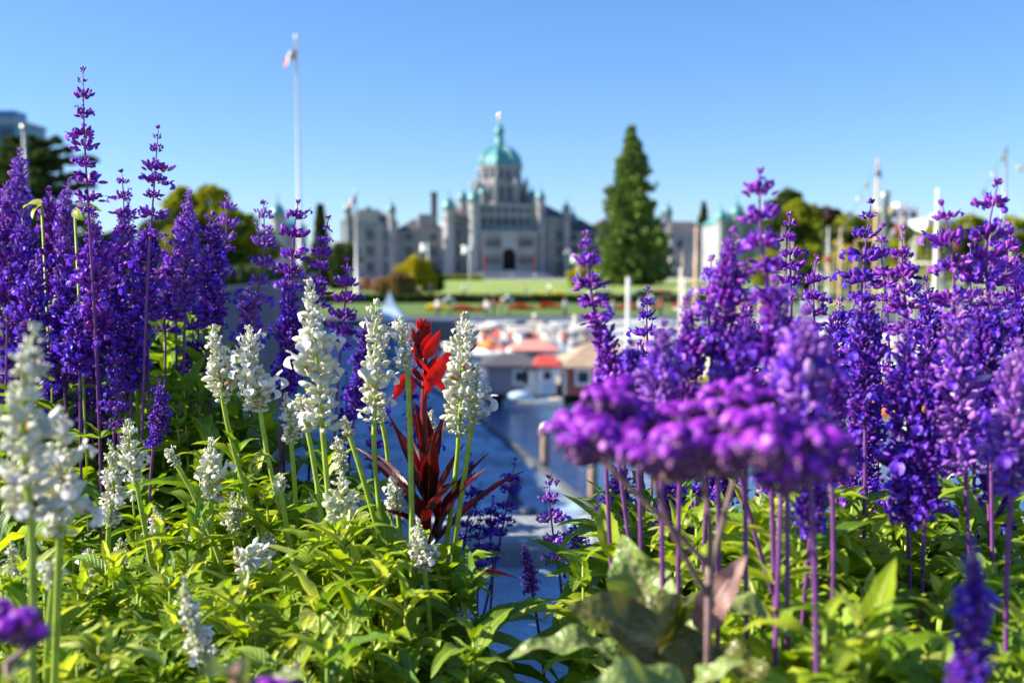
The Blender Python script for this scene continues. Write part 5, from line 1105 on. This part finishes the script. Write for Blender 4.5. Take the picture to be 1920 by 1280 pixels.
WHITE = [
 ((66,612),(58,960),58,.42,'w',(48,1300),'big blurred white spike, closest of the white ones, on a thick stem'),
 ((112,770),(112,1000),48,.46,'w',(104,1200),'blurred white spike overlapping the big one, nearer the purple crowd'),
 ((206,828),(204,985),26,.68,'w',(216,1110),'white spike with a nodding floret beside the blurred pair'),
 ((242,788),(256,905),26,.72,'w',(286,1070),'loose white spike with open florets on a curved green stem'),
 ((402,612),(418,752),32,.74,'w',(512,1020),'white spike leaning away on a long slanting stem, first of the middle row'),
 ((468,614),(488,770),36,.74,'w',(548,980),'fluffy white spike beside the leaning one in the middle row'),
 ((580,530),(604,800),46,.66,'w',(618,990),'tallest white spike, forked tip, under the flagpole'),
 ((560,740),(575,800),26,.70,'w',(590,960),'white bloom tuft low behind the tallest white spike'),
 ((706,565),(702,785),38,.70,'w',(738,970),'thick white spike between the tallest and the red flower'),
 ((752,596),(764,694),25,.66,'w',(766,990),'short white spike touching the red flower, on a straight lime stem'),
 ((872,590),(860,812),44,.72,'w',(826,1010),'greyish shaded white spike beside the red flower, seen against the harbour'),
 ((896,690),(886,790),30,.70,'w',(850,1040),'white spike overlapping the shaded one, floret reaching to the harbour'),
 ((395,824),(396,945),34,.70,'w',(406,1060),'broad conical white spike among leaves under the middle row'),
 ((312,842),(332,872),15,.70,'w',(384,1060),'small nodding white bud cluster on a bent stem'),
 ((290,950),(292,1060),22,.78,'w',None,'fading white spike with brown specks in deep shade'),
 ((22,1014),(34,1100),19,.62,'w',(45,1200),'neat little white spike beside the thick stem of the big one'),
 ((345,1082),(388,1240),26,.50,'w',(400,1330),'tilted blurred white spike low among the lime leaves'),
 ((536,738),(546,830),22,.74,'w',(556,990),'narrow white spike under the tall violet one, thin stem'),
 ((646,782),(656,818),15,.68,'w',(696,990),'tiny white bud cluster on a pale bent stem'),
 ((632,820),(640,885),20,.80,'w',None,'small white spike behind the pale bent stem'),
 ((640,888),(636,975),38,.64,'w',(660,1120),'cream white spike with large buds in the centre of the leaves'),
 ((738,888),(746,960),20,.72,'w',None,'small white spike in front of the burgundy leaves'),
 ((784,976),(796,1072),27,.62,'w',(800,1300),'white spike low in front of the burgundy plant, straight grey stem'),
 ((458,895),(462,985),24,.78,'w',None,'white spike behind the slanting stem'),
 ((436,930),(440,1000),20,.74,'w',(440,1080),'small white spike touching the slanting stem'),
 ((524,888),(528,925),15,.70,'w',(555,1020),'tiny round white spike beside the long thin stem'),
 ((466,1028),(460,1080),36,.62,'w',(484,1200),'open white bloom cluster low in the lime leaves'),
 ((104,1050),(100,1094),28,.48,'w',(100,1300),'blurred white bud whorl around the second thick stem'),
 ((166,1030),(170,1080),22,.70,'w',None,'white spike mostly hidden by lime leaves near the thick stems'),
 ((10,1080),(12,1130),20,.72,'w',None,'small white spike at the picture edge beside the neat one'),
 ((850,1120),(872,1240),22,.86,'w',None,'ragged white spike behind drooping leaves at the ledge'),
 ((705,730),(716,790),16,.80,'w',None,'white spike tip between tall spikes by the burgundy plant'),
 ((810,770),(806,815),16,.78,'w',(790,1000),'small open white bloom behind the shaded spike'),
 ((280,1090),(290,1130),20,.74,'w',None,'low white bloom in deep shade between lime shoots'),
]
WHITE += [((60,1130),(66,1180),16,.66,'w',None,'small white spike low behind the second thick stem'), ((500,1000),(505,1050),18,.72,'w',None,'small ragged white spike low between long stems'),
 ((585,930),(590,985),18,.74,'w',None,'small ragged white spike behind the cream one with large buds'), ((360,990),(366,1040),16,.74,'w',None,'small ragged white spike before the deep shade'),
 ((680,1050),(684,1100),16,.68,'w',None,'small ragged white spike low beside the straight grey stem'), ((225,1010),(230,1060),18,.70,'w',None,'small ragged white spike beside the curved green stem')]
for top, bot, hw, D, k, ft, lab in WHITE:
    sage(lab, top, bot, hw, D, k, ft, group=WG)

# ---- leafy sage plants: each a thing of several shoots
def leafy(label, px, py, D, wpx, hpx, nsh, m, ll=0.05, wd=0.13, nodes=6, group='leafy sage plants', seed=0):
    r = np.random.default_rng(int(px*3 + py*5 + D*1000) + seed)
    c = P(px, py, D); root = soil_point(c)
    o = thing('sage_plant', label, 'plant', root, group=group)
    mp = MPP(D); LS = leaf_set(m, wd)
    for s in range(nsh):
        Ds = D * (1 + r.uniform(-0.09, 0.09))
        tip = P(px + r.uniform(-1, 1)*wpx, py + r.uniform(-1, 1)*hpx, Ds)
        rt = np.array([root[0] + (tip[0]-root[0])*0.45, root[1] + (tip[1]-root[1])*0.45, root[2]])
        mid = (tip + rt)/2 + np.array([0, 0, 0.02]); pts = curve3(rt, mid, tip, 10)
        b = MB(); b.tube(pts, np.linspace(0.0020, 0.0008, 10), 'stem_green', 6)
        H = np.linalg.norm(tip - rt); az = r.uniform(0, math.pi); ax = norm(pts[-1] - pts[-2])
        pos = []; dr = []; sc = []; s_ = 0.0
        for nn in range(nodes + 1):
            if s_ > H*0.9: break
            q = 1 - s_/H; i = min(8, int(q*9)); f = q*9 - i; p = pts[i]*(1-f) + pts[i+1]*f
            ln = ll * min(1.15, 0.35 + 0.26*nn) * r.uniform(0.8, 1.2)
            for k in (0, 1):
                th = az + k*math.pi + r.uniform(-0.3, 0.3); out = np.array([math.cos(th), math.sin(th), 0])
                el = max(0.1, 1.25 - 0.26*nn + r.uniform(-0.25, 0.25))
                pos.append(p); dr.append(out*math.cos(el) + ax*math.sin(el)); sc.append(ln)
                if nn > 0:
                    for e2 in range(2):
                        th2 = th + r.uniform(-0.7, 0.7); out = np.array([math.cos(th2), math.sin(th2), 0])
                        pos.append(p + ax*0.002); dr.append(out*0.6 + ax*0.9); sc.append(ln*r.uniform(0.3, 0.55))
            az += math.pi/2 + r.uniform(-0.2, 0.2); s_ += (0.010 + 0.006*nn) * ll/0.05
        pos = np.array(pos); dr = np.array(dr); sc = np.array(sc); pick = r.integers(0, len(LS), len(pos)); pick2 = r.random(len(pos))
        for k in range(len(LS)):
            sel = pick == k
            alt = pick2 < 0.2
            if (sel & ~alt).any(): b.stamp(LS[k], pos[sel & ~alt], dr[sel & ~alt], np.array([0, 0, 1.0]), sc[sel & ~alt])
            if (sel & alt).any(): b.stamp(leaf_set('leaf_mid' if m == 'leaf_lime' else 'leaf_lime', wd*1.1)[k], pos[sel & alt], dr[sel & alt], np.array([0, 0, 1.0]), sc[sel & alt]*r.uniform(0.9, 1.3))
        b.build('shoot', o, root)
EXTRA = [
 ((1285,560),(1280,790),36,.50,'v','dense'),((1405,600),(1400,800),38,.46,'b','dense'),((1470,620),(1468,830),42,.44,'l','dense'),((1180,640),(1190,800),34,.52,'b','dense'),((1345,680),(1345,830),34,.46,'l','dense'),((1555,620),(1560,900),40,.48,'v','dense'),((1620,520),(1622,800),34,.6,'b','dense'),((1740,620),(1735,960),40,.55,'b','dense'),
 ((1215,540),(1225,720),26,.78,'b','sparse'),((1390,640),(1395,860),34,.68,'b','dense'),((1480,400),(1484,560),24,.82,'v','sparse'),((1575,560),(1572,760),30,.78,'b','dense'),
 ((1655,420),(1662,560),22,.9,'v','sparse'),((1735,520),(1738,760),34,.74,'b','dense'),((1745,860),(1750,1060),30,.78,'b','dense'),((1820,460),(1822,620),28,.78,'l','sparse'),((1890,420),(1888,560),28,.8,'v','sparse'),
 ((1860,840),(1858,1010),34,.66,'b','dense'),((1640,960),(1645,1080),28,.8,'b','sparse'),((1350,780),(1350,940),30,.74,'b','dense'),((1200,640),(1205,830),28,.7,'v','sparse'),
 ((1800,900),(1795,1060),28,.78,'b','sparse'),((1580,860),(1585,1010),30,.72,'v','dense'),((1300,840),(1305,980),26,.76,'b','sparse'),
 ((196,500),(192,700),34,.96,'b','dense'),((312,440),(310,620),28,1.0,'l','sparse'),((20,560),(20,760),34,1.0,'b','dense'),((90,640),(94,800),30,.92,'b','dense'),
 ((170,640),(175,820),28,.92,'b','sparse'),((360,600),(356,720),24,.98,'b','sparse'),((240,380),(240,540),26,1.02,'l','dense'),
 ((780,640),(778,800),16,1.0,'b','sparse'),((650,700),(646,860),18,1.0,'b','sparse'),((900,960),(895,1080),18,1.0,'b','sparse')]
for top, bot, hw, D, k, st in EXTRA:
    sage('violet spike packed deep inside the purple crowd of the flower bed' if hw > 18 else 'thin dark violet spike deep in shade behind the white spikes', top, bot, hw, D, k, None, st, group='spikes deep in the purple crowd' if hw > 18 else 'thin spikes behind the white ones')
# tall leafy sage added behind the crowd, mostly unseen, to shade the ledge
for i, (x, y) in enumerate([(-.50,1.12),(-.62,1.3),(-.56,1.45),(-.8,1.2),(-.85,1.42),(-.7,1.5)]):
    D = y; px = 960 + x*FPX/y
    leafy('tall leafy sage plant added behind the purple crowd to shade the ledge', px, 500 + 0.10*FPX/y, D, 100, 45, 26, 'leaf_dark', 0.085, 0.17, nodes=9, group='tall leafy plants added to shade the ledge')
LEAFY = [
 # px, py, D, half width, half height, shoots, material, leaf length, label
 (60,1120,.60,70,70,8,'leaf_lime',.045,'lime green leafy plant around the thick white sage stems'),
 (190,1110,.66,70,60,8,'leaf_lime',.048,'lime leafy plant with a rosette tip beside the blurred white pair'),
 (120,1230,.52,110,40,8,'leaf_lime',.042,'lime leafy plant along the bottom edge under the blurred white pair'),
 (300,1150,.62,70,70,9,'leaf_lime',.046,'lime leafy plant before the tilted blurred white spike'),
 (250,1240,.54,70,40,7,'leaf_mid',.042,'low leafy plant in the bottom edge near the tilted white spike'),
 (410,1080,.72,70,50,8,'leaf_lime',.050,'lime leafy plant under the broad conical white spike'),
 (470,1170,.60,70,60,9,'leaf_lime',.046,'lime leafy plant around the open white bloom cluster'),
 (430,1250,.54,90,30,7,'leaf_lime',.042,'lime leafy plant at the bottom edge beside the tilted white spike'),
 (560,1060,.70,70,50,9,'leaf_lime',.050,'lime leafy plant at the feet of the tallest white spike'),
 (600,1160,.60,70,60,9,'leaf_lime',.048,'dense lime leafy plant in the middle of the leaf mass'),
 (570,1250,.54,90,30,7,'leaf_lime',.044,'lime leafy plant at the bottom edge under the dense middle one'),
 (660,1040,.68,60,50,8,'leaf_lime',.052,'lime leafy plant under the cream white spike with large buds'),
 (740,1120,.62,60,70,9,'leaf_lime',.052,'lime leafy plant around the straight grey stem'),
 (720,1220,.56,80,50,8,'leaf_lime',.048,'bright lime leafy plant at the bottom edge under the straight grey stem'),
 (840,1100,.68,40,60,6,'leaf_mid',.060,'leafy plant whose long leaves droop over the shaded ledge'),
 (850,1220,.60,40,50,7,'leaf_mid',.055,'leafy plant with drooping leaves at the bottom beside the ledge'),
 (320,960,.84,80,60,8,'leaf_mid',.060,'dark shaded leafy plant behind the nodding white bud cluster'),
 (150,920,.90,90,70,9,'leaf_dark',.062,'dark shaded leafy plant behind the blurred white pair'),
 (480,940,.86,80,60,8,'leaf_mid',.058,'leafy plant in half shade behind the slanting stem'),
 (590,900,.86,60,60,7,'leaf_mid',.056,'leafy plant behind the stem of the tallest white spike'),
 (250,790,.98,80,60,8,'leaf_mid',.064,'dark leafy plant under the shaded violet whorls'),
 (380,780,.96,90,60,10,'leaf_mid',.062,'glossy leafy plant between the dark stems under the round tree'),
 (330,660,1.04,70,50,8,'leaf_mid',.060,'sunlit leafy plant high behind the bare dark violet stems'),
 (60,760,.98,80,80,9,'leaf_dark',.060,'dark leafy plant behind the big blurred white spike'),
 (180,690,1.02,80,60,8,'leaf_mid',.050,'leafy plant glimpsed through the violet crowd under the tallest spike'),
 (480,800,.96,60,60,8,'leaf_mid',.060,'leafy plant behind the fluffy white spike'),
 (660,960,.78,40,30,4,'leaf_mid',.055,'small leafy plant beside the pale bent stem'),
 (430,900,.80,60,50,7,'leaf_lime',.056,'sunlit leafy plant rising between the slanting stem and the nodding bud'),
 (540,960,.78,60,40,7,'leaf_lime',.054,'sunlit leafy plant between the two longest white stems'),
 (330,1040,.74,60,40,7,'leaf_lime',.052,'sunlit leafy plant in front of the deep shade by the fading white spike'),
 (700,1010,.72,40,40,5,'leaf_lime',.056,'sunlit leafy plant touching the burgundy leaves'),
 # right
 (1170,960,.74,60,30,6,'leaf_mid',.056,'leafy plant behind the violet spikes at the second wooden pile'),
 (1300,960,.70,70,30,7,'leaf_lime',.056,'lime leafy plant right under the heliotrope head'),
 (1560,960,.62,60,40,7,'leaf_lime',.056,'lime leafy plant rising beside the strong plum stem'),
 (1790,950,.66,70,40,8,'leaf_lime',.056,'lime leafy plant rising between the pale pink stem and thick dark spike'),
 (1110,1060,.66,60,30,3,'leaf_lime',.070,'lime plant with long arching leaves behind the small lilac spikes'),
 (1230,1030,.66,60,40,6,'leaf_mid',.058,'leafy plant in the shade under the heliotrope'),
 (1360,1000,.62,80,40,7,'leaf_lime',.058,'lime leafy plant behind the pink leaf and heliotrope stems'),
 (1480,970,.56,60,40,7,'leaf_lime',.052,'bright lime leafy plant under the end of the heliotrope head'),
 (1440,1120,.54,80,60,9,'leaf_lime',.052,'lime leafy plant between the heliotrope leaves and plum stems'),
 (1590,1060,.60,80,50,9,'leaf_lime',.054,'lime leafy plant beneath the dense dark spike'),
 (1560,1200,.44,100,40,8,'leaf_lime',.066,'big blurred lime leafy plant low between the plum stems'),
 (1730,1030,.66,80,60,9,'leaf_mid',.056,'leafy plant beneath the thick spike with the plum stem'),
 (1700,1160,.54,90,50,9,'leaf_lime',.050,'lime leafy plant beside the dark corner spike'),
 (1860,1000,.66,70,60,8,'leaf_mid',.056,'leafy plant behind the pale pink stem'),
 (1880,1140,.52,60,60,8,'leaf_lime',.050,'lime leafy plant at the picture edge behind the dark corner spike'),
 (1480,1250,.48,120,30,8,'leaf_lime',.048,'lime leafy plant along the bottom edge beside the heliotrope leaves'),
 (1700,1255,.46,110,25,8,'leaf_mid',.046,'leafy plant along the bottom edge before the plum stem'),
 (1880,1250,.46,60,30,6,'leaf_mid',.046,'leafy plant in the bottom corner under the picture edge'),
 (1620,970,.74,60,30,6,'leaf_lime',.050,'small lime leafy plant glimpsed between dense dark spikes'),
]
for px, py, D, wp, hp, ns, m, ll, lab in LEAFY:
    leafy(lab, px, py, D, wp, hp, ns, m, ll*1.18, 0.12)
# low leaf litter and filler that closes the soil between the plants
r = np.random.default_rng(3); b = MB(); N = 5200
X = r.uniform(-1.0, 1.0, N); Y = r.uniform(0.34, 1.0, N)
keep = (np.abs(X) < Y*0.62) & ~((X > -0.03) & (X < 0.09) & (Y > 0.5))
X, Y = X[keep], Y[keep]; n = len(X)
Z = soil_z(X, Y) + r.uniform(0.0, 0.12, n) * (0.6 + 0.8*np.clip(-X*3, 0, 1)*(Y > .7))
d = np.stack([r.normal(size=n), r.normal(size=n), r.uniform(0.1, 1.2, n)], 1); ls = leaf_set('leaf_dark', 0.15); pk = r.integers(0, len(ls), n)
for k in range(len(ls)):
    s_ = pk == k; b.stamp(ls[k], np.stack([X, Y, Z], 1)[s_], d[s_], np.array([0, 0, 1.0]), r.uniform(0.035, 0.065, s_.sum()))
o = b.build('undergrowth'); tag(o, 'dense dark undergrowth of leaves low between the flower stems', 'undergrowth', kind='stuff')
# stray lime leaves on the violet stems by the cedar
for (x, y, D, dx, lab) in ((140,392,.90,1,'small round lime leaf lit by the sun on the slim pale violet stem'), (245,515,.90,-1,'lime leaf on a bare stem between violet spikes'), (78,384,.92,-1,'lime leaf pointing down beside the tip of the crowd by the cedar')):
    b = MB(); p = P(x, y, D); b.stamp(leaf_t('leaf_lime', 0.26, 0.9, 0.3), p[None], np.array([[dx, 0.2, 0.3]]), np.array([0.2, -0.6, 1.0]), 0.024)
    b.stamp(leaf_t('leaf_lime', 0.26, 0.9, 0.3), p[None], np.array([[dx*0.3, -0.5, -0.3]]), np.array([-0.6, -0.6, 0.5]), 0.018)
    q = soil_point(p); b.tube([p, (p+q)/2 + np.array([0.004, 0, 0]), q], 0.0013, 'stem_green', 6)
    tag(b.build('leafy_stem', None), lab, 'plant')

# ---- heliotrope: flat violet heads on hairy stems with wrinkled leaves
def star_t(m):
    def fn(u, v):
        th = u*math.pi; rr = v*(0.62 + 0.38*abs(math.cos(2.5*th)))
        return (rr*math.cos(th), rr*math.sin(th), 0.25 - 0.28*v*v + 0.12*v)
    return [t_grid(fn, 21, 3, m), t_lathe([(0.10, -0.9), (0.15, -0.3), (0.12, 0.25)], 5, m)]
STAR = star_t('petal_helio'); HBUD = bud_t('helio_bud', 0.3, 5)
def heliotrope(label, heads, joint, foot, D, leaves=(), big=1.0):
    J = P(*joint, D + 0.02); F_ = P(*foot, D + (0.14 if len(heads) > 4 else 0.0)); root = np.array([F_[0], F_[1], 6.48])
    o = thing('heliotrope', label, 'flower', root)
    sb = MB(); sb.tube(curve3(root, (root+J)/2 + np.array([0.004, 0, 0]), J, 8), np.linspace(0.0022, 0.0016, 8), 'helio_stem', 8)
    r = np.random.default_rng(int(joint[0]))
    hx = [P(h_[0], h_[1], h_[4]) for h_ in heads]; mnx, mxx = min(p[0] for p in hx), max(p[0] for p in hx); hz_ = min(p[2] for p in hx); hi = 0
    ns = 4 if len(heads) > 4 else 1
    SUBJ = [np.array([mnx + (mxx-mnx)*(k+0.5)/ns, J[1] + r.uniform(-.012, .012), hz_ - (0.008 if k in (1, 2) else 0.004) + r.uniform(-.002, .002)]) for k in range(ns)]
    for k, s_ in enumerate(SUBJ):
        j0 = J + np.array([0, 0, -0.012*(k % 2)])
        sb.tube(curve3(j0, j0*0.5 + s_*0.5 + np.array([0.004*(-1)**k, 0, -0.003]), s_, 9), np.linspace(0.0014, 0.0011, 9), 'helio_stem', 7)
    heads = list(heads) + ([(x + r.uniform(-38, 38), y + r.uniform(-30, 26), wx*r.uniform(0.5, 0.8), hy*r.uniform(0.7, 1.1), Dh + r.uniform(-.02, .03)) for (x, y, wx, hy, Dh) in heads] if len(heads) > 4 else [])
    for (x, y, wx, hy, Dh) in heads:
        c = P(x, y, Dh); w = wx*MPP(Dh); h = hy*MPP(Dh)*1.35
        base = c - np.array([0, 0, h*1.6])
        hi += 1
        g = min(len(SUBJ)-1, int(np.argmin([abs(c[0]-s_[0]) + 0.5*abs(c[1]-s_[1]) for s_ in SUBJ])))
        sb.tube(curve3(SUBJ[g], SUBJ[g]*0.5 + base*0.5 + np.array([0.001, 0, -0.003]), c - np.array([0, 0, h*0.4]), 8), np.linspace(0.0010, 0.0007, 8), 'helio_stem', 6)
        hb = MB(); na = 6
        for k in range(na):
            a = k*2*math.pi/na + r.uniform(-0.4, 0.4); dirh = np.array([math.cos(a), 0.8*math.sin(a), 0]); lw = w*r.uniform(0.85, 1.6); zz = h*r.uniform(0.3, 1.1)
            tt = np.linspace(0, 1.25, 9); arc = np.array([base + (c - base)*0.5 + dirh*lw*min(t_, 1.08) + np.array([0, 0, h*0.4 + zz*math.sin(min(t_, 1.25)*2.3)]) for t_ in tt])
            hb.tube(arc, np.linspace(0.0008, 0.0005, 9), 'helio_bud', 5)
            m_ = 42; t1 = r.uniform(0.12, 1.0, m_); idx = t1/1.25*8; i_ = idx.astype(int); f_ = (idx - i_)[:, None]; pp = arc[i_]*(1-f_) + arc[i_+1]*f_
            side = np.cross(dirh, [0, 0, 1.0]); sg = np.where(np.arange(m_) % 2, 1, -1)[:, None]
            dd = np.array([0, -0.1, 0.8]) + dirh*(t1[:, None]-0.3) + sg*side*0.6 + 0.3*r.normal(size=(m_, 3))
            hb.stamp(STAR, pp + norm(dd)*r.uniform(0.0012, 0.0034, (m_, 1)), dd, np.array([0, 0.3, 1.0]), r.uniform(0.0012, 0.0020, m_))
            m2 = 9; t2 = r.uniform(0.7, 1.24, m2); idx = t2/1.25*8; i_ = np.minimum(idx.astype(int), 7); f_ = (idx - i_)[:, None]; pp = arc[i_]*(1-f_) + arc[i_+1]*f_
            hb.stamp(HBUD, pp, dirh - np.array([0, 0, 0.5]) + 0.6*r.normal(size=(m2, 3)), np.array([0, 0, 1.0]), r.uniform(0.0022, 0.0036, m2))
            m3 = 16; t3 = r.uniform(0.05, 0.8, m3); idx = t3/1.25*8; i_ = idx.astype(int); f_ = (idx - i_)[:, None]; pp = arc[i_]*(1-f_) + arc[i_+1]*f_
            hb.stamp(HBUD, pp - np.array([0, 0, 0.001]), np.array([0, 0, -1.0]) + 0.7*r.normal(size=(m3, 3)), np.array([0, 1.0, 0]), r.uniform(0.003, 0.0045, m3))
        hb.build('flower_head', o, root)
    sb.build('stem', o, root)
    for (bx, by, tx, ty, Db, Dt, wd, m, curl, up) in leaves:
        A = P(bx, by, Db); B = P(tx, ty, Dt); L = float(np.linalg.norm(B-A)) * (1 + curl*curl/24)
        U = norm(np.array(up, float)); dv = norm(B-A); Uo = norm(U - (U@dv)*dv)
        d0 = dv*math.cos(curl/2) + Uo*math.sin(curl/2)
        lb = MB(); lb.stamp(leaf_t(m, wd, curl, 0.35, 0.32, nu=13, nv=25, ser=0.02), A[None], d0[None], Uo, L)
        lf = lb.build('leaf', o, root); sbs = lf.modifiers.new('s', 'SUBSURF'); sbs.levels = 1; sbs.render_levels = 1
    return o
heliotrope('blurred magenta violet heliotrope with flat flower heads and wrinkled grey green leaves',
  [(1085,800,42,26,0.36),(1130,772,42,28,0.38),(1160,830,46,30,0.35),(1220,850,48,30,0.34),(1225,790,44,26,0.38),(1290,820,52,30,0.34),(1340,765,46,26,0.38),
   (1360,850,52,32,0.33),(1300,870,44,26,0.35),(1425,800,52,30,0.34),(1440,860,50,32,0.33),(1495,840,48,30,0.34),(1530,860,44,32,0.34),(1390,750,44,24,0.39),(1100,845,30,18,0.36),(1480,895,42,26,0.33),(1160,760,34,20,0.39)],
  (1330,1060), (1300,1330), .37,
  [(1275,1225,1165,1000,.47,.48,.30,'leaf_helio',0.6,(-0.6,-0.7,0.5)),
   (1310,1290,1065,1135,.43,.42,.28,'leaf_olive',0.9,(-0.2,-0.6,0.9)),
   (1180,1240,950,1235,.46,.46,.15,'leaf_helio',1.1,(-0.1,-0.2,1.0)),
   (1310,1180,1400,1040,.44,.43,.17,'leaf_pink',0.5,(-0.5,-0.9,0.2)),
   (1310,1230,1470,1300,.43,.40,.20,'leaf_olive',0.8,(0.1,-0.5,0.9)),
   (1290,1300,1040,1345,.38,.36,.20,'leaf_helio',0.9,(-0.1,-0.6,0.9)),
   (1330,1120,1500,1215,.46,.45,.15,'leaf_helio',0.9,(0.2,-0.4,0.9)),
   (1290,1120,1200,1300,.46,.41,.20,'leaf_olive',0.9,(-0.6,-0.7,0.6)),
   (1300,1310,1400,1240,.40,.39,.18,'leaf_helio',1.2,(0.0,-0.4,0.9))])
heliotrope('dark purple heliotrope head blurred low at the bed corner under the big white spike', [(20,1168,40,26,.33),(50,1185,22,16,.34),(-20,1180,36,22,.33)], (15,1240), (10,1340), .33,
  [(15,1290,70,1250,.33,.32,.2,'leaf_helio',1.0,(0,-0.4,0.9))])
heliotrope('low blurred heliotrope shoot with a grey bud and pale leaves at the bottom edge', [(520,1300,26,18,.32)], (500,1330), (500,1400), .33,
  [(500,1340,370,1255,.33,.31,.26,'leaf_helio',0.9,(-0.3,-0.5,0.9)), (500,1330,450,1240,.33,.31,.2,'leaf_pink',1.1,(-0.3,-0.7,0.7)), (500,1335,570,1260,.33,.32,.22,'leaf_helio',1.0,(0.3,-0.5,0.9))])

# ---- red cardinal flower with burgundy leaves
def cardinal():
    D = 0.74; F_ = P(812, 1100, D); root = soil_point(F_)
    o = thing('cardinal_flower', 'scarlet flower on a plant with long burgundy leaves', 'flower', root)
    J = P(800, 960, D); T = P(800, 625, D)
    sb = MB(); sb.tube(np.vstack([curve3(root, (root+J)/2, J, 6), [P(796, 860, D), P(794, 760, D), T]]), np.array([.0035]*6 + [.0032, .0026, .0012]), 'bud_wine', 8); sb.build('stem', o, root)
    LV = [ # base, tip, width, depth of the tip, curl
     (790,930,728,776,.060,.76,.25),(796,940,742,800,.07,.70,.3),(800,950,776,750,.065,.72,.15),(800,960,800,770,.085,.70,.15),(806,960,838,760,.07,.76,.25),
     (806,980,872,830,.075,.74,.4),(812,1010,918,848,.06,.72,.55),(816,1020,985,882,.05,.78,.6),(820,1010,912,878,.075,.68,.4),(800,990,664,838,.06,.78,.7),
     (795,1000,690,955,.06,.70,.8),(800,1010,860,900,.085,.66,.4),(790,985,742,900,.06,.66,.4),(818,1080,975,1085,.05,.78,.5),(800,930,818,800,.07,.68,.2),(790,900,760,800,.05,.80,.2),(785,960,700,850,.05,.82,.4),
     (830,1000,838,880,.10,.70,.3),(800,880,845,755,.05,.77,.3),(792,870,762,745,.05,.73,.3)]
    for bx, by, tx, ty, w, Dt, c in LV:
        A = P(bx, by, D); B = P(tx, ty, Dt); L = float(np.linalg.norm(B-A)) * (1 + c*c/24); dv = norm(B-A)
        U = norm(np.array([0.25*(1 if tx > bx else -1)*-1, -0.6, 0.8])); Uo = norm(U - (U@dv)*dv); d0 = dv*math.cos(c/2) + Uo*math.sin(c/2)
        b = MB(); b.stamp(leaf_t('leaf_wine', w*0.72, c, 0.9, 0.15, nu=7, nv=17, ser=0.03), A[None], d0[None], Uo, L); b.build('leaf', o, root)
    def petal(b, bx, by, tx, ty, w, c=0.5, up=(0.3, -1, 0.3), dd=0.0):
        A = P(bx, by, D-0.01); B = P(tx, ty, D-0.012-dd); L = float(np.linalg.norm(B-A))*(1 + c*c/24); dv = norm(B-A); U = norm(np.array(up)); Uo = norm(U - (U@dv)*dv)
        b.stamp(leaf_t('petal_red', w, c, 0.2, 0.0, nu=5, nv=9, shape=0.8), A[None], (dv*math.cos(c/2) + Uo*math.sin(c/2))[None], Uo, L)
    F1 = [[(800,725,848,652,.17),(806,716,832,690,.07),(800,722,788,690,.08)],
          [(806,700,800,742,.26),(806,700,838,738,.17),(812,705,826,730,.14),(806,700,780,668,.10),(806,700,836,672,.09)],
          [(762,700,745,735,.24),(760,705,737,750,.2),(764,700,775,740,.2)],
          [(790,650,810,622,.18)], [(796,672,826,618,.2),(796,672,808,630,.14)]]
    for fl in F1:
        b = MB()
        for (bx, by, tx, ty, w) in fl: petal(b, bx, by, tx, ty, w*0.9)
        bx, by = fl[0][:2]; b.tube([P(796, by+30, D), P(bx, by, D-0.01)], [0.0009, 0.0016], 'bud_wine', 6)
        b.build('flower', o, root)
    for (bx, by, tx, ty, w) in [(790,660,772,618,7),(794,655,784,610,7),(796,650,797,606,6),(790,675,768,640,7),(800,668,812,640,6),(790,690,778,655,7),(800,700,816,672,6),(796,640,806,612,6),(792,712,772,690,6),(802,640,790,604,5)]:
        b = MB(); A = P(bx, by, D); B = P(tx, ty, D-0.01); L = np.linalg.norm(B-A)
        b.stamp(bud_t('bud_wine', 0.16, 7), A[None], norm(B-A)[None], np.array([0, -1, 0.0]), L)
        b.stamp(bud_t('petal_red', 0.13, 6), (A*0.35+B*0.65)[None], norm(B-A)[None], np.array([0, -1, 0.0]), L*0.55)
        b.build('bud', o, root)
cardinal()
